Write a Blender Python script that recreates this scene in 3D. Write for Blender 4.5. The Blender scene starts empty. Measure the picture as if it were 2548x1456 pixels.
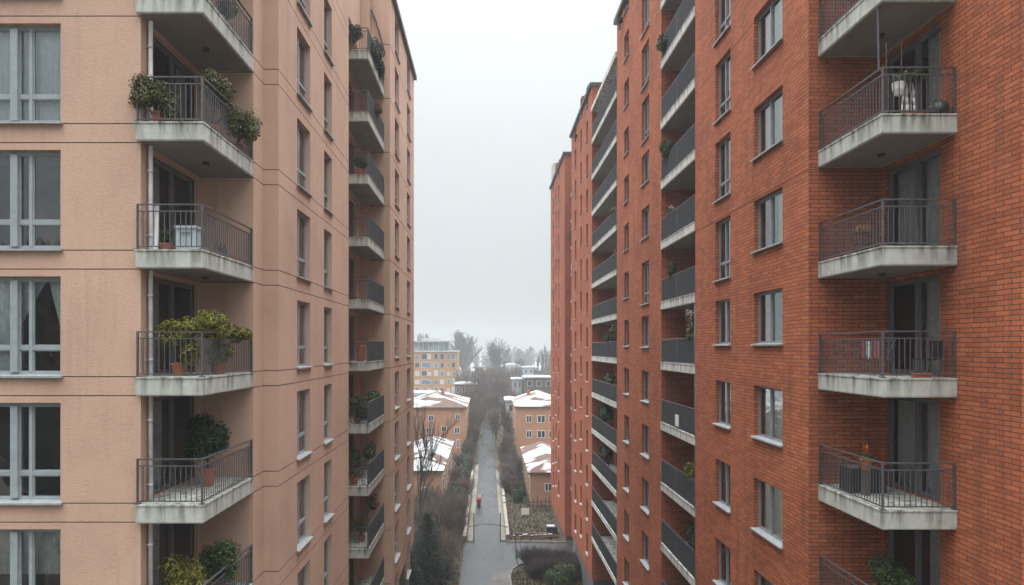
import bpy, math, random
from math import sin, cos, pi, radians as R
from mathutils import Vector, Matrix

# ------------------------------------------------------------------ camera, sky, sun, exposure
SC = bpy.context.scene
COL = SC.collection
CZ = 22.0                                   # camera height above the street
cam = bpy.data.objects.new('camera', bpy.data.cameras.new('camera'))
COL.objects.link(cam)
cam.location = (0, 0, CZ)
cam.rotation_euler = (R(90), 0, 0)
cam.data.sensor_width = 36.0
cam.data.lens = 36.0 * 1700 / 2548
cam.data.shift_x = 61 / 2548
cam.data.shift_y = 137 / 2548
cam.data.clip_start = 0.1
cam.data.clip_end = 6000
SC.camera = cam
SUN_EL, SUN_AZ = R(74), R(200)              # azimuth measured clockwise from +Y (behind the camera)

W = bpy.data.worlds.new('World'); SC.world = W; W.use_nodes = True
nt = W.node_tree; nt.nodes.clear()
wo = nt.nodes.new('ShaderNodeOutputWorld')
sky = nt.nodes.new('ShaderNodeTexSky'); sky.sky_type = 'NISHITA'; sky.sun_disc = False
sky.sun_elevation = SUN_EL; sky.sun_rotation = SUN_AZ
b1 = nt.nodes.new('ShaderNodeBackground'); b1.inputs[1].default_value = 0.05
nt.links.new(sky.outputs[0], b1.inputs[0])
b2 = nt.nodes.new('ShaderNodeBackground'); b2.inputs[1].default_value = 1.0
tc = nt.nodes.new('ShaderNodeTexCoord'); sp = nt.nodes.new('ShaderNodeSeparateXYZ')
nt.links.new(tc.outputs['Generated'], sp.inputs[0])
rp = nt.nodes.new('ShaderNodeValToRGB')
rp.color_ramp.elements[0].position = 0.0; rp.color_ramp.elements[0].color = (0.66, 0.705, 0.72, 1)
rp.color_ramp.elements[1].position = 0.88; rp.color_ramp.elements[1].color = (8.0, 8.1, 8.1, 1)
for p_, c_ in ((0.08, (0.70, 0.745, 0.76, 1)), (0.30, (0.88, 0.925, 0.94, 1)), (0.46, (1.05, 1.10, 1.12, 1)), (0.62, (3.3, 3.36, 3.4, 1))):
    e = rp.color_ramp.elements.new(p_); e.color = c_
nz = nt.nodes.new('ShaderNodeTexNoise'); nz.inputs['Scale'].default_value = 1.6; nz.inputs['Detail'].default_value = 3
nt.links.new(tc.outputs['Generated'], nz.inputs['Vector'])
mu = nt.nodes.new('ShaderNodeMath'); mu.operation = 'MULTIPLY_ADD'; mu.inputs[1].default_value = 0.10; mu.inputs[2].default_value = -0.05
nt.links.new(nz.outputs[0], mu.inputs[0])
ad = nt.nodes.new('ShaderNodeMath'); ad.operation = 'ADD'
nt.links.new(sp.outputs[2], ad.inputs[0]); nt.links.new(mu.outputs[0], ad.inputs[1])
nt.links.new(ad.outputs[0], rp.inputs[0]); 
mr = nt.nodes.new('ShaderNodeMapRange'); mr.inputs[1].default_value = -0.8; mr.inputs[2].default_value = 0.3; mr.inputs[3].default_value = 0.62; mr.inputs[4].default_value = 1.0
nt.links.new(sp.outputs[1], mr.inputs[0])
vm = nt.nodes.new('ShaderNodeVectorMath'); vm.operation = 'SCALE'
nt.links.new(rp.outputs[0], vm.inputs[0]); nt.links.new(mr.outputs[0], vm.inputs['Scale'])
nt.links.new(vm.outputs[0], b2.inputs[0])
mx = nt.nodes.new('ShaderNodeMixShader'); mx.inputs[0].default_value = 0.93
nt.links.new(b1.outputs[0], mx.inputs[1]); nt.links.new(b2.outputs[0], mx.inputs[2])
nt.links.new(mx.outputs[0], wo.inputs[0])

sl = bpy.data.lights.new('sun', 'SUN'); sl.energy = 0.8; sl.angle = R(35); sl.color = (1.0, 0.96, 0.91)
so = bpy.data.objects.new('sun', sl); COL.objects.link(so); so.location = (0, -20, 80)
sd = Vector((sin(SUN_AZ) * cos(SUN_EL), cos(SUN_AZ) * cos(SUN_EL), sin(SUN_EL)))
so.rotation_euler = (-sd).to_track_quat('-Z', 'Y').to_euler()

VS = SC.view_settings
VS.view_transform = 'Standard'; VS.look = 'None'; VS.gamma = 1; VS.use_curve_mapping = False
VS.exposure = 0.06
SC.render.engine = 'CYCLES'
SC.cycles.use_denoising = True
SC.cycles.max_bounces = 6; SC.cycles.diffuse_bounces = 4; SC.cycles.volume_bounces = 0
SC.cycles.transparent_max_bounces = 12
SC.cycles.volume_max_steps = 64
HAZE = 0.0011

# ------------------------------------------------------------------ helpers
def P(x, y, Y):                             # photo pixel (2548 wide) at depth Y -> world point
    return Vector(((x - 1213) / 1700 * Y, Y, CZ + (865 - y) / 1700 * Y))

class MB:
    def __init__(s): s.v = []; s.f = []; s.uv = []
    def face(s, pts, uv=None):
        n = len(s.v); s.v += [tuple(p) for p in pts]; s.f.append(tuple(range(n, n + len(pts))))
        s.uv += uv if uv else [(0, 0)] * len(pts)
    def box(s, x0, y0, z0, x1, y1, z1):
        if x0 > x1: x0, x1 = x1, x0
        if y0 > y1: y0, y1 = y1, y0
        if z0 > z1: z0, z1 = z1, z0
        p = [(x0,y0,z0),(x1,y0,z0),(x1,y1,z0),(x0,y1,z0),(x0,y0,z1),(x1,y0,z1),(x1,y1,z1),(x0,y1,z1)]
        n = len(s.v); s.v += p
        for q in ((0,3,2,1),(4,5,6,7),(0,1,5,4),(1,2,6,5),(2,3,7,6),(3,0,4,7)):
            s.f.append(tuple(n + i for i in q))
            for i in q:
                a = p[i]
                s.uv.append((a[0] + a[1], a[2]) if q not in ((0,3,2,1),(4,5,6,7)) else (a[0], a[1]))
        return s
    def bar(s, a, b, wx, wz):               # box bar from a to b: wx wide sideways, wz tall
        a, b = Vector(a), Vector(b); d = (b - a)
        if d.length < 1e-6: return s
        d.normalize(); up = Vector((0, 0, 1)) if abs(d.z) < 0.95 else Vector((0, 1, 0))
        r = d.cross(up).normalized(); u = r.cross(d)
        p = []
        for c in (a, b):
            for i, j in ((-1,-1),(1,-1),(1,1),(-1,1)):
                p.append(tuple(c + r * i * wx / 2 + u * j * wz / 2))
        n = len(s.v); s.v += p
        for q in ((0,1,2,3),(7,6,5,4),(0,4,5,1),(1,5,6,2),(2,6,7,3),(3,7,4,0)):
            s.f.append(tuple(n + i for i in q)); s.uv += [(0, 0)] * 4
        return s
    def tube(s, pts, rad, k=8, cap=True):
        pts = [Vector(p) for p in pts]; m = len(pts); n0 = len(s.v)
        rads = rad if isinstance(rad, (list, tuple)) else [rad] * m
        for i, p in enumerate(pts):
            d = (pts[min(i + 1, m - 1)] - pts[max(i - 1, 0)])
            if d.length < 1e-9: d = Vector((0, 0, 1))
            d.normalize()
            ref = Vector((1, 0, 0)) if abs(d.x) < 0.9 else Vector((0, 1, 0))
            a = d.cross(ref).normalized(); b = d.cross(a)
            for j in range(k):
                t = 2 * pi * j / k
                s.v.append(tuple(p + (a * cos(t) + b * sin(t)) * rads[i]))
        for i in range(m - 1):
            for j in range(k):
                q = (n0 + i*k + j, n0 + i*k + (j+1) % k, n0 + (i+1)*k + (j+1) % k, n0 + (i+1)*k + j)
                s.f.append(q); s.uv += [(0, 0)] * 4
        if cap:
            s.f.append(tuple(n0 + j for j in range(k))[::-1]); s.uv += [(0, 0)] * k
            s.f.append(tuple(n0 + (m-1)*k + j for j in range(k))); s.uv += [(0, 0)] * k
        return s
    def lathe(s, prof, cx=0, cy=0, k=16):   # prof: [(r, z)]
        n0 = len(s.v); m = len(prof)
        for r, z in prof:
            for j in range(k):
                t = 2 * pi * j / k; s.v.append((cx + r * cos(t), cy + r * sin(t), z))
        for i in range(m - 1):
            for j in range(k):
                s.f.append((n0 + i*k + j, n0 + i*k + (j+1) % k, n0 + (i+1)*k + (j+1) % k, n0 + (i+1)*k + j)); s.uv += [(0, 0)] * 4
        s.f.append(tuple(n0 + j for j in range(k))[::-1]); s.uv += [(0, 0)] * k
        s.f.append(tuple(n0 + (m-1)*k + j for j in range(k))); s.uv += [(0, 0)] * k
        return s
    def mesh(s, name, mat, smooth=False, off=None):
        me = bpy.data.meshes.new(name)
        v = s.v if off is None else [(a - off[0], b - off[1], c - off[2]) for a, b, c in s.v]
        me.from_pydata(v, [], s.f)
        ul = me.uv_layers.new(name='UVMap')
        ul.data.foreach_set('uv', [c for t in s.uv for c in t])
        if smooth: me.polygons.foreach_set('use_smooth', [True] * len(me.polygons))
        me.materials.append(mat); me.update()
        return me

def link(name, me, parent=None, loc=(0, 0, 0), rz=0.0, mat=None):
    o = bpy.data.objects.new(name, me); COL.objects.link(o)
    if parent: o.parent = parent
    o.location = loc
    if rz: o.rotation_euler = (0, 0, rz)
    return o
def tag(o, label=None, cat=None, group=None, kind=None):
    if label: o['label'] = label
    if cat: o['category'] = cat
    if group: o['group'] = group
    if kind: o['kind'] = kind
    return o
def thing(name, loc, label, cat, group=None):
    o = bpy.data.objects.new(name, None); COL.objects.link(o); o.location = loc
    o.empty_display_size = 0.2
    return tag(o, label, cat, group)
def part(name, mb, mat, parent, smooth=False):       # mesh given in world coordinates, parent an unrotated root
    off = parent.location if parent.parent is None else parent.location + parent.parent.location
    return link(name, mb.mesh(name, mat, smooth, off), parent)
def whole(name, mb, mat, loc, label, cat, group=None, smooth=False):   # a thing that is one mesh
    o = link(name, mb.mesh(name, mat, smooth, loc), None, loc)
    return tag(o, label, cat, group)
def struct(name, mb, mat):
    return tag(link(name, mb.mesh(name, mat)), kind='structure')

# ------------------------------------------------------------------ materials
def newmat(name):
    m = bpy.data.materials.new(name); m.use_nodes = True
    t = m.node_tree; t.nodes.clear()
    o = t.nodes.new('ShaderNodeOutputMaterial'); b = t.nodes.new('ShaderNodeBsdfPrincipled')
    t.links.new(b.outputs[0], o.inputs[0])
    return m, t, b, o
def N(t, ty, **kw):
    n = t.nodes.new(ty)
    for k, v in kw.items():
        if k in n.inputs: n.inputs[k].default_value = v
        else: setattr(n, k, v)
    return n
def noise(t, vec, scale, detail=4, rough=0.55):
    n = N(t, 'ShaderNodeTexNoise'); n.inputs['Scale'].default_value = scale
    n.inputs['Detail'].default_value = detail; n.inputs['Roughness'].default_value = rough
    if vec is not None: t.links.new(vec, n.inputs['Vector'])
    return n.outputs[0]
def ramp(t, fac, stops):
    r = N(t, 'ShaderNodeValToRGB'); el = r.color_ramp.elements
    while len(el) < len(stops): el.new(0.5)
    for i, (p, c) in enumerate(stops):
        el[i].position = p; el[i].color = (c[0], c[1], c[2], 1) if isinstance(c, (tuple, list)) else (c, c, c, 1)
    t.links.new(fac, r.inputs[0]); return r.outputs[0]
def mixc(t, fac, a, b, mode='MIX'):
    m = N(t, 'ShaderNodeMix', data_type='RGBA', blend_type=mode)
    for s, v in ((m.inputs[0], fac), (m.inputs[6], a), (m.inputs[7], b)):
        if hasattr(v, 'is_linked'): t.links.new(v, s)
        elif isinstance(v, (tuple, list)): s.default_value = (v[0], v[1], v[2], 1)
        else: s.default_value = v
    return m.outputs[2]
def bump(t, b, h, strength, dist=0.02):
    n = N(t, 'ShaderNodeBump'); n.inputs['Strength'].default_value = strength; n.inputs['Distance'].default_value = dist
    t.links.new(h, n.inputs['Height']); t.links.new(n.outputs[0], b.inputs['Normal'])
def coords(t, scale=None, out='Object', rnd=False):
    c = N(t, 'ShaderNodeTexCoord').outputs[out]
    if rnd:
        oi = N(t, 'ShaderNodeObjectInfo'); a = N(t, 'ShaderNodeVectorMath', operation='MULTIPLY_ADD')
        cb = N(t, 'ShaderNodeCombineXYZ'); m = N(t, 'ShaderNodeMath', operation='MULTIPLY'); m.inputs[1].default_value = 57.0
        t.links.new(oi.outputs['Random'], m.inputs[0])
        for i in range(3): t.links.new(m.outputs[0], cb.inputs[i])
        a.inputs[1].default_value = (1, 1, 1); t.links.new(c, a.inputs[0]); t.links.new(cb.outputs[0], a.inputs[2]); c = a.outputs[0]
    if scale:
        mp = N(t, 'ShaderNodeMapping'); mp.inputs['Scale'].default_value = scale
        t.links.new(c, mp.inputs[0]); c = mp.outputs[0]
    return c
def plain(name, col, rough=0.6, metal=0.0, var=0.15, vscale=6.0, spec=0.5, bmp=0.0):
    m, t, b, o = newmat(name)
    n = noise(t, coords(t, rnd=True), vscale)
    lo = tuple(c * (1 - var) for c in col); hi = tuple(min(1, c * (1 + var)) for c in col)
    t.links.new(ramp(t, n, [(0.3, lo), (0.7, hi)]), b.inputs['Base Color'])
    b.inputs['Roughness'].default_value = rough; b.inputs['Metallic'].default_value = metal
    b.inputs['Specular IOR Level'].default_value = spec
    if bmp: bump(t, b, n, bmp)
    return m

def brick_mat(name, c1, c2, mortar, bw=0.44, rh=0.108, ms=0.0105):
    m, t, b, o = newmat(name)
    uv = N(t, 'ShaderNodeTexCoord').outputs['UV']
    nv = N(t, 'ShaderNodeTexNoise'); nv.inputs['Scale'].default_value = 1.3; nv.inputs['Detail'].default_value = 3
    t.links.new(uv, nv.inputs['Vector'])
    a = N(t, 'ShaderNodeVectorMath', operation='MULTIPLY_ADD'); a.inputs[1].default_value = (0.07, 0.05, 0)
    t.links.new(nv.outputs[1], a.inputs[0]); t.links.new(uv, a.inputs[2])
    br = N(t, 'ShaderNodeTexBrick'); t.links.new(a.outputs[0], br.inputs['Vector'])
    for k, v in (('Scale', 1.0), ('Mortar Size', ms), ('Mortar Smooth', 0.35), ('Bias', -0.1), ('Brick Width', bw), ('Row Height', rh)):
        br.inputs[k].default_value = v
    br.offset = 0.5; br.squash = 1.0
    br.inputs['Color1'].default_value = (*c1, 1); br.inputs['Color2'].default_value = (*c2, 1); br.inputs['Mortar'].default_value = (*mortar, 1)
    big = noise(t, coords(t, (1, 1, 1), 'UV'), 0.35, 5, 0.6)
    col = mixc(t, 1.0, br.outputs[0], ramp(t, big, [(0.25, (0.74, 0.72, 0.72)), (0.5, (1, 1, 1)), (0.75, (1.18, 1.15, 1.10))]), 'MULTIPLY')
    fine = noise(t, coords(t, (1, 1, 1), 'UV'), 14, 3, 0.6)
    col = mixc(t, 1.0, col, ramp(t, fine, [(0.3, (0.84, 0.84, 0.84)), (0.7, (1.12, 1.12, 1.12))]), 'MULTIPLY')
    str_ = noise(t, coords(t, (2.2, 0.22, 1), 'UV'), 1.0, 5, 0.65)           # rain streaks
    col = mixc(t, ramp(t, str_, [(0.52, 0.0), (0.72, 0.50)]), col, (0.10, 0.055, 0.045))
    sp_ = noise(t, coords(t, (3.0, 9.0, 1), 'UV'), 1.0, 4, 0.7)              # salt bloom specks
    pat = noise(t, coords(t, (1, 1, 1), 'UV'), 0.22, 2, 0.5)
    mm = N(t, 'ShaderNodeMath', operation='MULTIPLY')
    t.links.new(ramp(t, sp_, [(0.64, 0.0), (0.72, 0.45)]), mm.inputs[0]); t.links.new(ramp(t, pat, [(0.50, 0.0), (0.64, 1.0)]), mm.inputs[1])
    col = mixc(t, mm.outputs[0], col, (0.46, 0.30, 0.22))
    t.links.new(col, b.inputs['Base Color']); b.inputs['Roughness'].default_value = 0.85
    b.inputs['Specular IOR Level'].default_value = 0.15
    inv = N(t, 'ShaderNodeMath', operation='SUBTRACT'); inv.inputs[0].default_value = 1.0
    t.links.new(br.outputs['Fac'], inv.inputs[1])
    ad_ = N(t, 'ShaderNodeMath', operation='MULTIPLY_ADD'); ad_.inputs[1].default_value = 0.35
    t.links.new(fine, ad_.inputs[0]); t.links.new(inv.outputs[0], ad_.inputs[2])
    bump(t, b, ad_.outputs[0], 0.7, 0.012)
    return m

def stucco_mat(name, c):
    m, t, b, o = newmat(name)
    big = noise(t, coords(t), 0.28, 5, 0.6)
    d = lambda k: tuple(x * k for x in c)
    col = ramp(t, big, [(0.28, d(0.84)), (0.5, d(1.0)), (0.72, d(1.10))])
    st = noise(t, coords(t, (2.6, 2.6, 0.16)), 1.0, 7, 0.68)
    col = mixc(t, ramp(t, st, [(0.53, 0.0), (0.76, 0.36)]), col, d(0.55))
    fine = noise(t, coords(t), 22, 4, 0.65)
    col = mixc(t, 1.0, col, ramp(t, fine, [(0.3, (0.92, 0.92, 0.92)), (0.7, (1.06, 1.06, 1.06))]), 'MULTIPLY')
    wv = N(t, 'ShaderNodeTexNoise'); wv.inputs['Scale'].default_value = 1.0; wv.inputs['Detail'].default_value = 5
    t.links.new(coords(t, (7, 7, 34)), wv.inputs['Vector'])
    ad_ = N(t, 'ShaderNodeMath', operation='ADD'); t.links.new(fine, ad_.inputs[0]); t.links.new(wv.outputs[0], ad_.inputs[1])
    t.links.new(col, b.inputs['Base Color']); b.inputs['Roughness'].default_value = 0.9; b.inputs['Specular IOR Level'].default_value = 0.25
    bump(t, b, ad_.outputs[0], 0.32, 0.015)
    return m

def concrete_mat(name, c):                      # local z = 0 at the slab's top
    m, t, b, o = newmat(name)
    n1 = noise(t, coords(t, rnd=True), 3.0, 6, 0.65)
    d = lambda k: tuple(x * k for x in c)
    col = ramp(t, n1, [(0.3, d(0.84)), (0.7, d(1.12))])
    st = noise(t, coords(t, (5.5, 5.5, 0.7), rnd=True), 1.0, 5, 0.6)
    sep = N(t, 'ShaderNodeSeparateXYZ'); t.links.new(coords(t), sep.inputs[0])
    mr = N(t, 'ShaderNodeMapRange'); t.links.new(sep.outputs[2], mr.inputs[0])
    mr.inputs[1].default_value = -0.5; mr.inputs[2].default_value = -0.02; mr.inputs[3].default_value = 0.25; mr.inputs[4].default_value = 1.0
    mm = N(t, 'ShaderNodeMath', operation='MULTIPLY'); t.links.new(ramp(t, st, [(0.43, 0.0), (0.66, 0.95)]), mm.inputs[0]); t.links.new(mr.outputs[0], mm.inputs[1])
    col = mixc(t, mm.outputs[0], col, (0.085, 0.085, 0.055))
    t.links.new(col, b.inputs['Base Color']); b.inputs['Roughness'].default_value = 0.9
    bump(t, b, noise(t, coords(t), 40, 4), 0.35, 0.01)
    return m

def leaf_mat(name, stops, rough=0.55):
    m, t, b, o = newmat(name)
    g = N(t, 'ShaderNodeNewGeometry')
    n = noise(t, coords(t, rnd=True), 2.2, 3)
    a = N(t, 'ShaderNodeMath', operation='MULTIPLY_ADD'); a.inputs[1].default_value = 0.45
    s = N(t, 'ShaderNodeMath', operation='MULTIPLY'); s.inputs[1].default_value = 0.6
    t.links.new(n, s.inputs[0]); t.links.new(g.outputs['Random Per Island'], a.inputs[0]); t.links.new(s.outputs[0], a.inputs[2])
    t.links.new(ramp(t, a.outputs[0], stops), b.inputs['Base Color'])
    b.inputs['Roughness'].default_value = rough
    b.inputs['Specular IOR Level'].default_value = 0.18
    return m

def glass_mat(name, tint, boost, rough=0.02):
    m, t, b, o = newmat(name); t.nodes.remove(b)
    tr = N(t, 'ShaderNodeBsdfTransparent'); tr.inputs[0].default_value = (*tint, 1)
    gl = N(t, 'ShaderNodeBsdfGlossy'); gl.inputs['Roughness'].default_value = rough; gl.inputs[0].default_value = (0.92, 0.96, 1.0, 1)
    fr = N(t, 'ShaderNodeFresnel'); fr.inputs[0].default_value = 1.5
    a = N(t, 'ShaderNodeMath', operation='ADD', use_clamp=True); a.inputs[1].default_value = boost
    t.links.new(fr.outputs[0], a.inputs[0])
    bp = N(t, 'ShaderNodeBump'); bp.inputs['Strength'].default_value = 0.06; bp.inputs['Distance'].default_value = 0.05
    t.links.new(noise(t, coords(t, rnd=True), 1.6, 1), bp.inputs['Height'])
    t.links.new(bp.outputs[0], gl.inputs['Normal'])
    mx = N(t, 'ShaderNodeMixShader'); t.links.new(a.outputs[0], mx.inputs[0]); t.links.new(tr.outputs[0], mx.inputs[1]); t.links.new(gl.outputs[0], mx.inputs[2])
    t.links.new(mx.outputs[0], o.inputs[0])
    return m

def snow_roof_mat(name, cover):
    m, t, b, o = newmat(name)
    n = noise(t, coords(t, (0.14, 0.30, 0.3)), 1.0, 4, 0.5)
    c = mixc(t, ramp(t, n, [(cover, 0.0), (cover + 0.035, 1.0)]), (0.46, 0.49, 0.51), (0.10, 0.062, 0.048))
    t.links.new(c, b.inputs['Base Color']); b.inputs['Roughness'].default_value = 0.9
    bump(t, b, n, 0.5, 0.1)
    return m

M = dict(
    stucco=stucco_mat('salmon stucco', (0.497, 0.330, 0.251)),
    groove=plain('joint shadow gap', (0.16, 0.10, 0.08), 0.9),
    brick=brick_mat('red brick', (0.425, 0.132, 0.062), (0.30, 0.088, 0.043), (0.080, 0.050, 0.040)),
    brick_far=brick_mat('weathered red brick', (0.40, 0.120, 0.062), (0.31, 0.088, 0.047), (0.13, 0.075, 0.058), 0.42, 0.12, 0.010),
    conc=concrete_mat('balcony concrete', (0.43, 0.45, 0.415)),
    conc_light=concrete_mat('pale concrete', (0.58, 0.58, 0.56)),
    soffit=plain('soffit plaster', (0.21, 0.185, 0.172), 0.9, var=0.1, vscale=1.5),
    rail=plain('grey rail steel', (0.095, 0.10, 0.115), 0.38, 0.35, 0.2, 9),
    slat=plain('charcoal slat panel', (0.060, 0.062, 0.070), 0.55, 0.0, 0.25, 5),
    frame_l=plain('grey window aluminium', (0.27, 0.305, 0.325), 0.45, 0.0, 0.1, 5),
    frame_r=plain('slate window aluminium', (0.20, 0.225, 0.245), 0.45, 0.0, 0.1, 5),
    frame_d=plain('dark door aluminium', (0.115, 0.122, 0.13), 0.5, 0.0, 0.12, 5),
    glass=glass_mat('window glass', (0.92, 0.96, 0.96), 0.12),
    glass_d=glass_mat('door glass', (0.84, 0.88, 0.88), 0.04),
    room=plain('dim room', (0.060, 0.053, 0.048), 0.9, var=0.4, vscale=0.8),
    room_warm=plain('warm room', (0.20, 0.115, 0.065), 0.9, var=0.5, vscale=1.3),
    curtain=plain('net curtain', (0.78, 0.82, 0.82), 0.9, var=0.08),
    curtain_d=plain('grey drape', (0.50, 0.52, 0.52), 0.9, var=0.15),
    sill=plain('zinc sill', (0.34, 0.365, 0.38), 0.45, 0.25, 0.15, 8),
    coping=plain('dark roof coping', (0.035, 0.036, 0.042), 0.5, 0.2),
    plinth=plain('grey plinth render', (0.11, 0.105, 0.105), 0.9, var=0.3, vscale=0.7),
    pipe=plain('pale downpipe', (0.52, 0.53, 0.53), 0.5, 0, 0.2, 3),
    black=plain('black plastic', (0.016, 0.017, 0.019), 0.45),
    terracotta=plain('terracotta', (0.36, 0.105, 0.05), 0.8),
    bin=plain('pale grey plastic bin', (0.42, 0.48, 0.52), 0.5, var=0.06),
    white=plain('white cloth', (0.68, 0.68, 0.66), 0.8, var=0.1),
    pink=plain('pink cloth', (0.36, 0.09, 0.10), 0.9),
    bluecloth=plain('blue cloth', (0.06, 0.14, 0.30), 0.9),
    orange_leaf=plain('orange leaf', (0.42, 0.10, 0.02), 0.6),
    amber=plain('amber pot glaze', (0.32, 0.12, 0.03), 0.35),
    leaf_olive=leaf_mat('olive leaves', [(0.15, (0.030, 0.036, 0.013)), (0.55, (0.088, 0.094, 0.034)), (0.9, (0.20, 0.18, 0.07))]),
    leaf_yellow=leaf_mat('yellow green leaves', [(0.15, (0.045, 0.052, 0.010)), (0.55, (0.135, 0.135, 0.022)), (0.9, (0.26, 0.22, 0.035))]),
    leaf_dark=leaf_mat('dark leaves', [(0.15, (0.008, 0.018, 0.010)), (0.55, (0.022, 0.042, 0.022)), (0.9, (0.045, 0.075, 0.035))]),
    leaf_green=leaf_mat('green leaves', [(0.15, (0.015, 0.030, 0.010)), (0.55, (0.040, 0.065, 0.022)), (0.9, (0.09, 0.11, 0.035))]),
    leaf_dry=leaf_mat('dry leaves', [(0.15, (0.06, 0.05, 0.04)), (0.55, (0.17, 0.14, 0.11)), (0.9, (0.34, 0.29, 0.24))]),
    leaf_bronze=leaf_mat('bronze leaves', [(0.15, (0.03, 0.02, 0.012)), (0.55, (0.09, 0.055, 0.022)), (0.9, (0.17, 0.10, 0.04))]),
    needle=leaf_mat('conifer needles', [(0.15, (0.004, 0.009, 0.006)), (0.55, (0.010, 0.020, 0.012)), (0.9, (0.024, 0.038, 0.021))]),
    bark=plain('bark', (0.060, 0.048, 0.042), 0.95, var=0.3),
    twig_red=plain('red brown twigs', (0.080, 0.050, 0.039), 0.95, var=0.3, vscale=1.2),
    twig_tan=plain('tan twigs', (0.125, 0.088, 0.068), 0.95, var=0.3, vscale=1.2),
    twig_grey=plain('grey twigs', (0.065, 0.059, 0.056), 0.95, var=0.25, vscale=0.6),
    twig_purple=plain('purple brown twigs', (0.052, 0.035, 0.036), 0.95, var=0.3),
    house=stucco_mat('orange render', (0.43, 0.225, 0.135)),
    house_b=stucco_mat('tan render', (0.40, 0.240, 0.160)),
    house_brown=brick_mat('brown block wall', (0.30, 0.17, 0.11), (0.22, 0.13, 0.09), (0.12, 0.09, 0.07), 0.9, 0.45, 0.05),
    ochre=stucco_mat('ochre render', (0.42, 0.23, 0.095)),
    roof_a=snow_roof_mat('snow covered tiles', 0.52), roof_b=snow_roof_mat('thinly snowed tiles', 0.475),
    snow=plain('snow', (0.46, 0.49, 0.51), 0.9, var=0.05, vscale=1.0, bmp=0.4),
    white_frame=plain('white window frame', (0.72, 0.73, 0.72), 0.5),
    dark_pane=plain('dark window glass', (0.03, 0.035, 0.042), 0.1, spec=0.8),
    sky_pane=plain('pale window glass', (0.17, 0.21, 0.22), 0.2, var=0.5, vscale=0.4),
    blue_pane=plain('blue window glass', (0.10, 0.19, 0.29), 0.15, var=0.35, vscale=0.5),
    pale_panel=plain('pale facade panel', (0.48, 0.48, 0.50), 0.6),
    grey_wall=plain('grey wall', (0.32, 0.33, 0.34), 0.9, var=0.2, vscale=0.5),
    stone=plain('pale kerb stone', (0.15, 0.138, 0.118), 0.9, var=0.35, vscale=2.5, bmp=0.5),
    stone_pale=plain('pale coping stone', (0.25, 0.235, 0.205), 0.9, var=0.35, vscale=1.5, bmp=0.4),
    timber=plain('weathered timber', (0.10, 0.07, 0.05), 0.9, var=0.3),
    red=plain('red scooter paint', (0.33, 0.010, 0.016), 0.25, var=0.05),
    rubber=plain('rubber', (0.018, 0.018, 0.018), 0.8),
    chrome=plain('chrome', (0.5, 0.5, 0.5), 0.2, 0.9),
    sign_green=plain('green sign', (0.06, 0.20, 0.09), 0.5),
    wood_far=plain('distant woodland', (0.085, 0.085, 0.080), 0.95, var=0.4, vscale=0.05),
)

# ------------------------------------------------------------------ walls with openings
def wall(mb, p0, p1, z0, z1, ops=(), grooves=(), reveal=0.22, gmb=None, gh=0.012, gd=0.03):
    (x0, y0), (x1, y1) = p0, p1
    L = math.hypot(x1 - x0, y1 - y0); ux, uy = (x1 - x0) / L, (y1 - y0) / L
    ix, iy = -uy, ux                                           # inward
    base = x0 * ux + y0 * uy
    def pt(u, z, d=0.0): return (x0 + ux * u + ix * d, y0 + uy * u + iy * d, z)
    gr = sorted(g for g in grooves if z0 + 0.05 < g < z1 - 0.05)
    us = sorted({0.0, L} | {min(L, max(0.0, o[i])) for o in ops for i in (0, 1)})
    zs = sorted({z0, z1} | {o[i] for o in ops for i in (2, 3)} | {g - gh for g in gr} | {g + gh for g in gr})
    zs = [z for z in zs if z0 <= z <= z1]
    def q(m, a, b, c, d, d0=0.0):
        m.face([pt(a, c, d0), pt(b, c, d0), pt(b, d, d0), pt(a, d, d0)],
               [(base + a, c), (base + b, c), (base + b, d), (base + a, d)])
    for j in range(len(zs) - 1):
        za, zb = zs[j], zs[j + 1]; zm = (za + zb) / 2
        if zb - za < 1e-5: continue
        isg = any(abs(zm - g) < gh for g in gr)
        run = None
        for i in range(len(us) - 1):
            um = (us[i] + us[i + 1]) / 2
            if us[i + 1] - us[i] < 1e-6: continue
            inside = any(o[0] < um < o[1] and o[2] < zm < o[3] for o in ops)
            if inside:
                if run: seg(mb, gmb, q, pt, run, za, zb, isg, gd, base); run = None
            else: run = (run[0], us[i + 1]) if run else (us[i], us[i + 1])
        if run: seg(mb, gmb, q, pt, run, za, zb, isg, gd, base)
    for a, b, c, d in ops:
        r = reveal
        for (s, t_) in (((a, c), (a, d)), ((b, d), (b, c)), ((a, d), (b, d)), ((b, c), (a, c))):
            uvs = [(base + s[0], s[1]), (base + t_[0], t_[1]), (base + t_[0] + 0.0, t_[1] + 0.0), (base + s[0], s[1])]
            if s[0] == t_[0]: uvs = [(base + s[0], s[1]), (base + s[0], t_[1]), (base + s[0] + r, t_[1]), (base + s[0] + r, s[1])]
            else: uvs = [(base + s[0], s[1]), (base + t_[0], s[1]), (base + t_[0], s[1] + r), (base + s[0], s[1] + r)]
            mb.face([pt(s[0], s[1]), pt(t_[0], t_[1]), pt(t_[0], t_[1], r), pt(s[0], s[1], r)], uvs)
def seg(mb, gmb, q, pt, run, za, zb, isg, gd, base):
    a, b = run
    if not isg: q(mb, a, b, za, zb); return
    q(gmb or mb, a, b, za, zb, gd)
    for z in (za, zb):
        m = gmb or mb
        m.face([pt(a, z), pt(b, z), pt(b, z, gd), pt(a, z, gd)])

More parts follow.
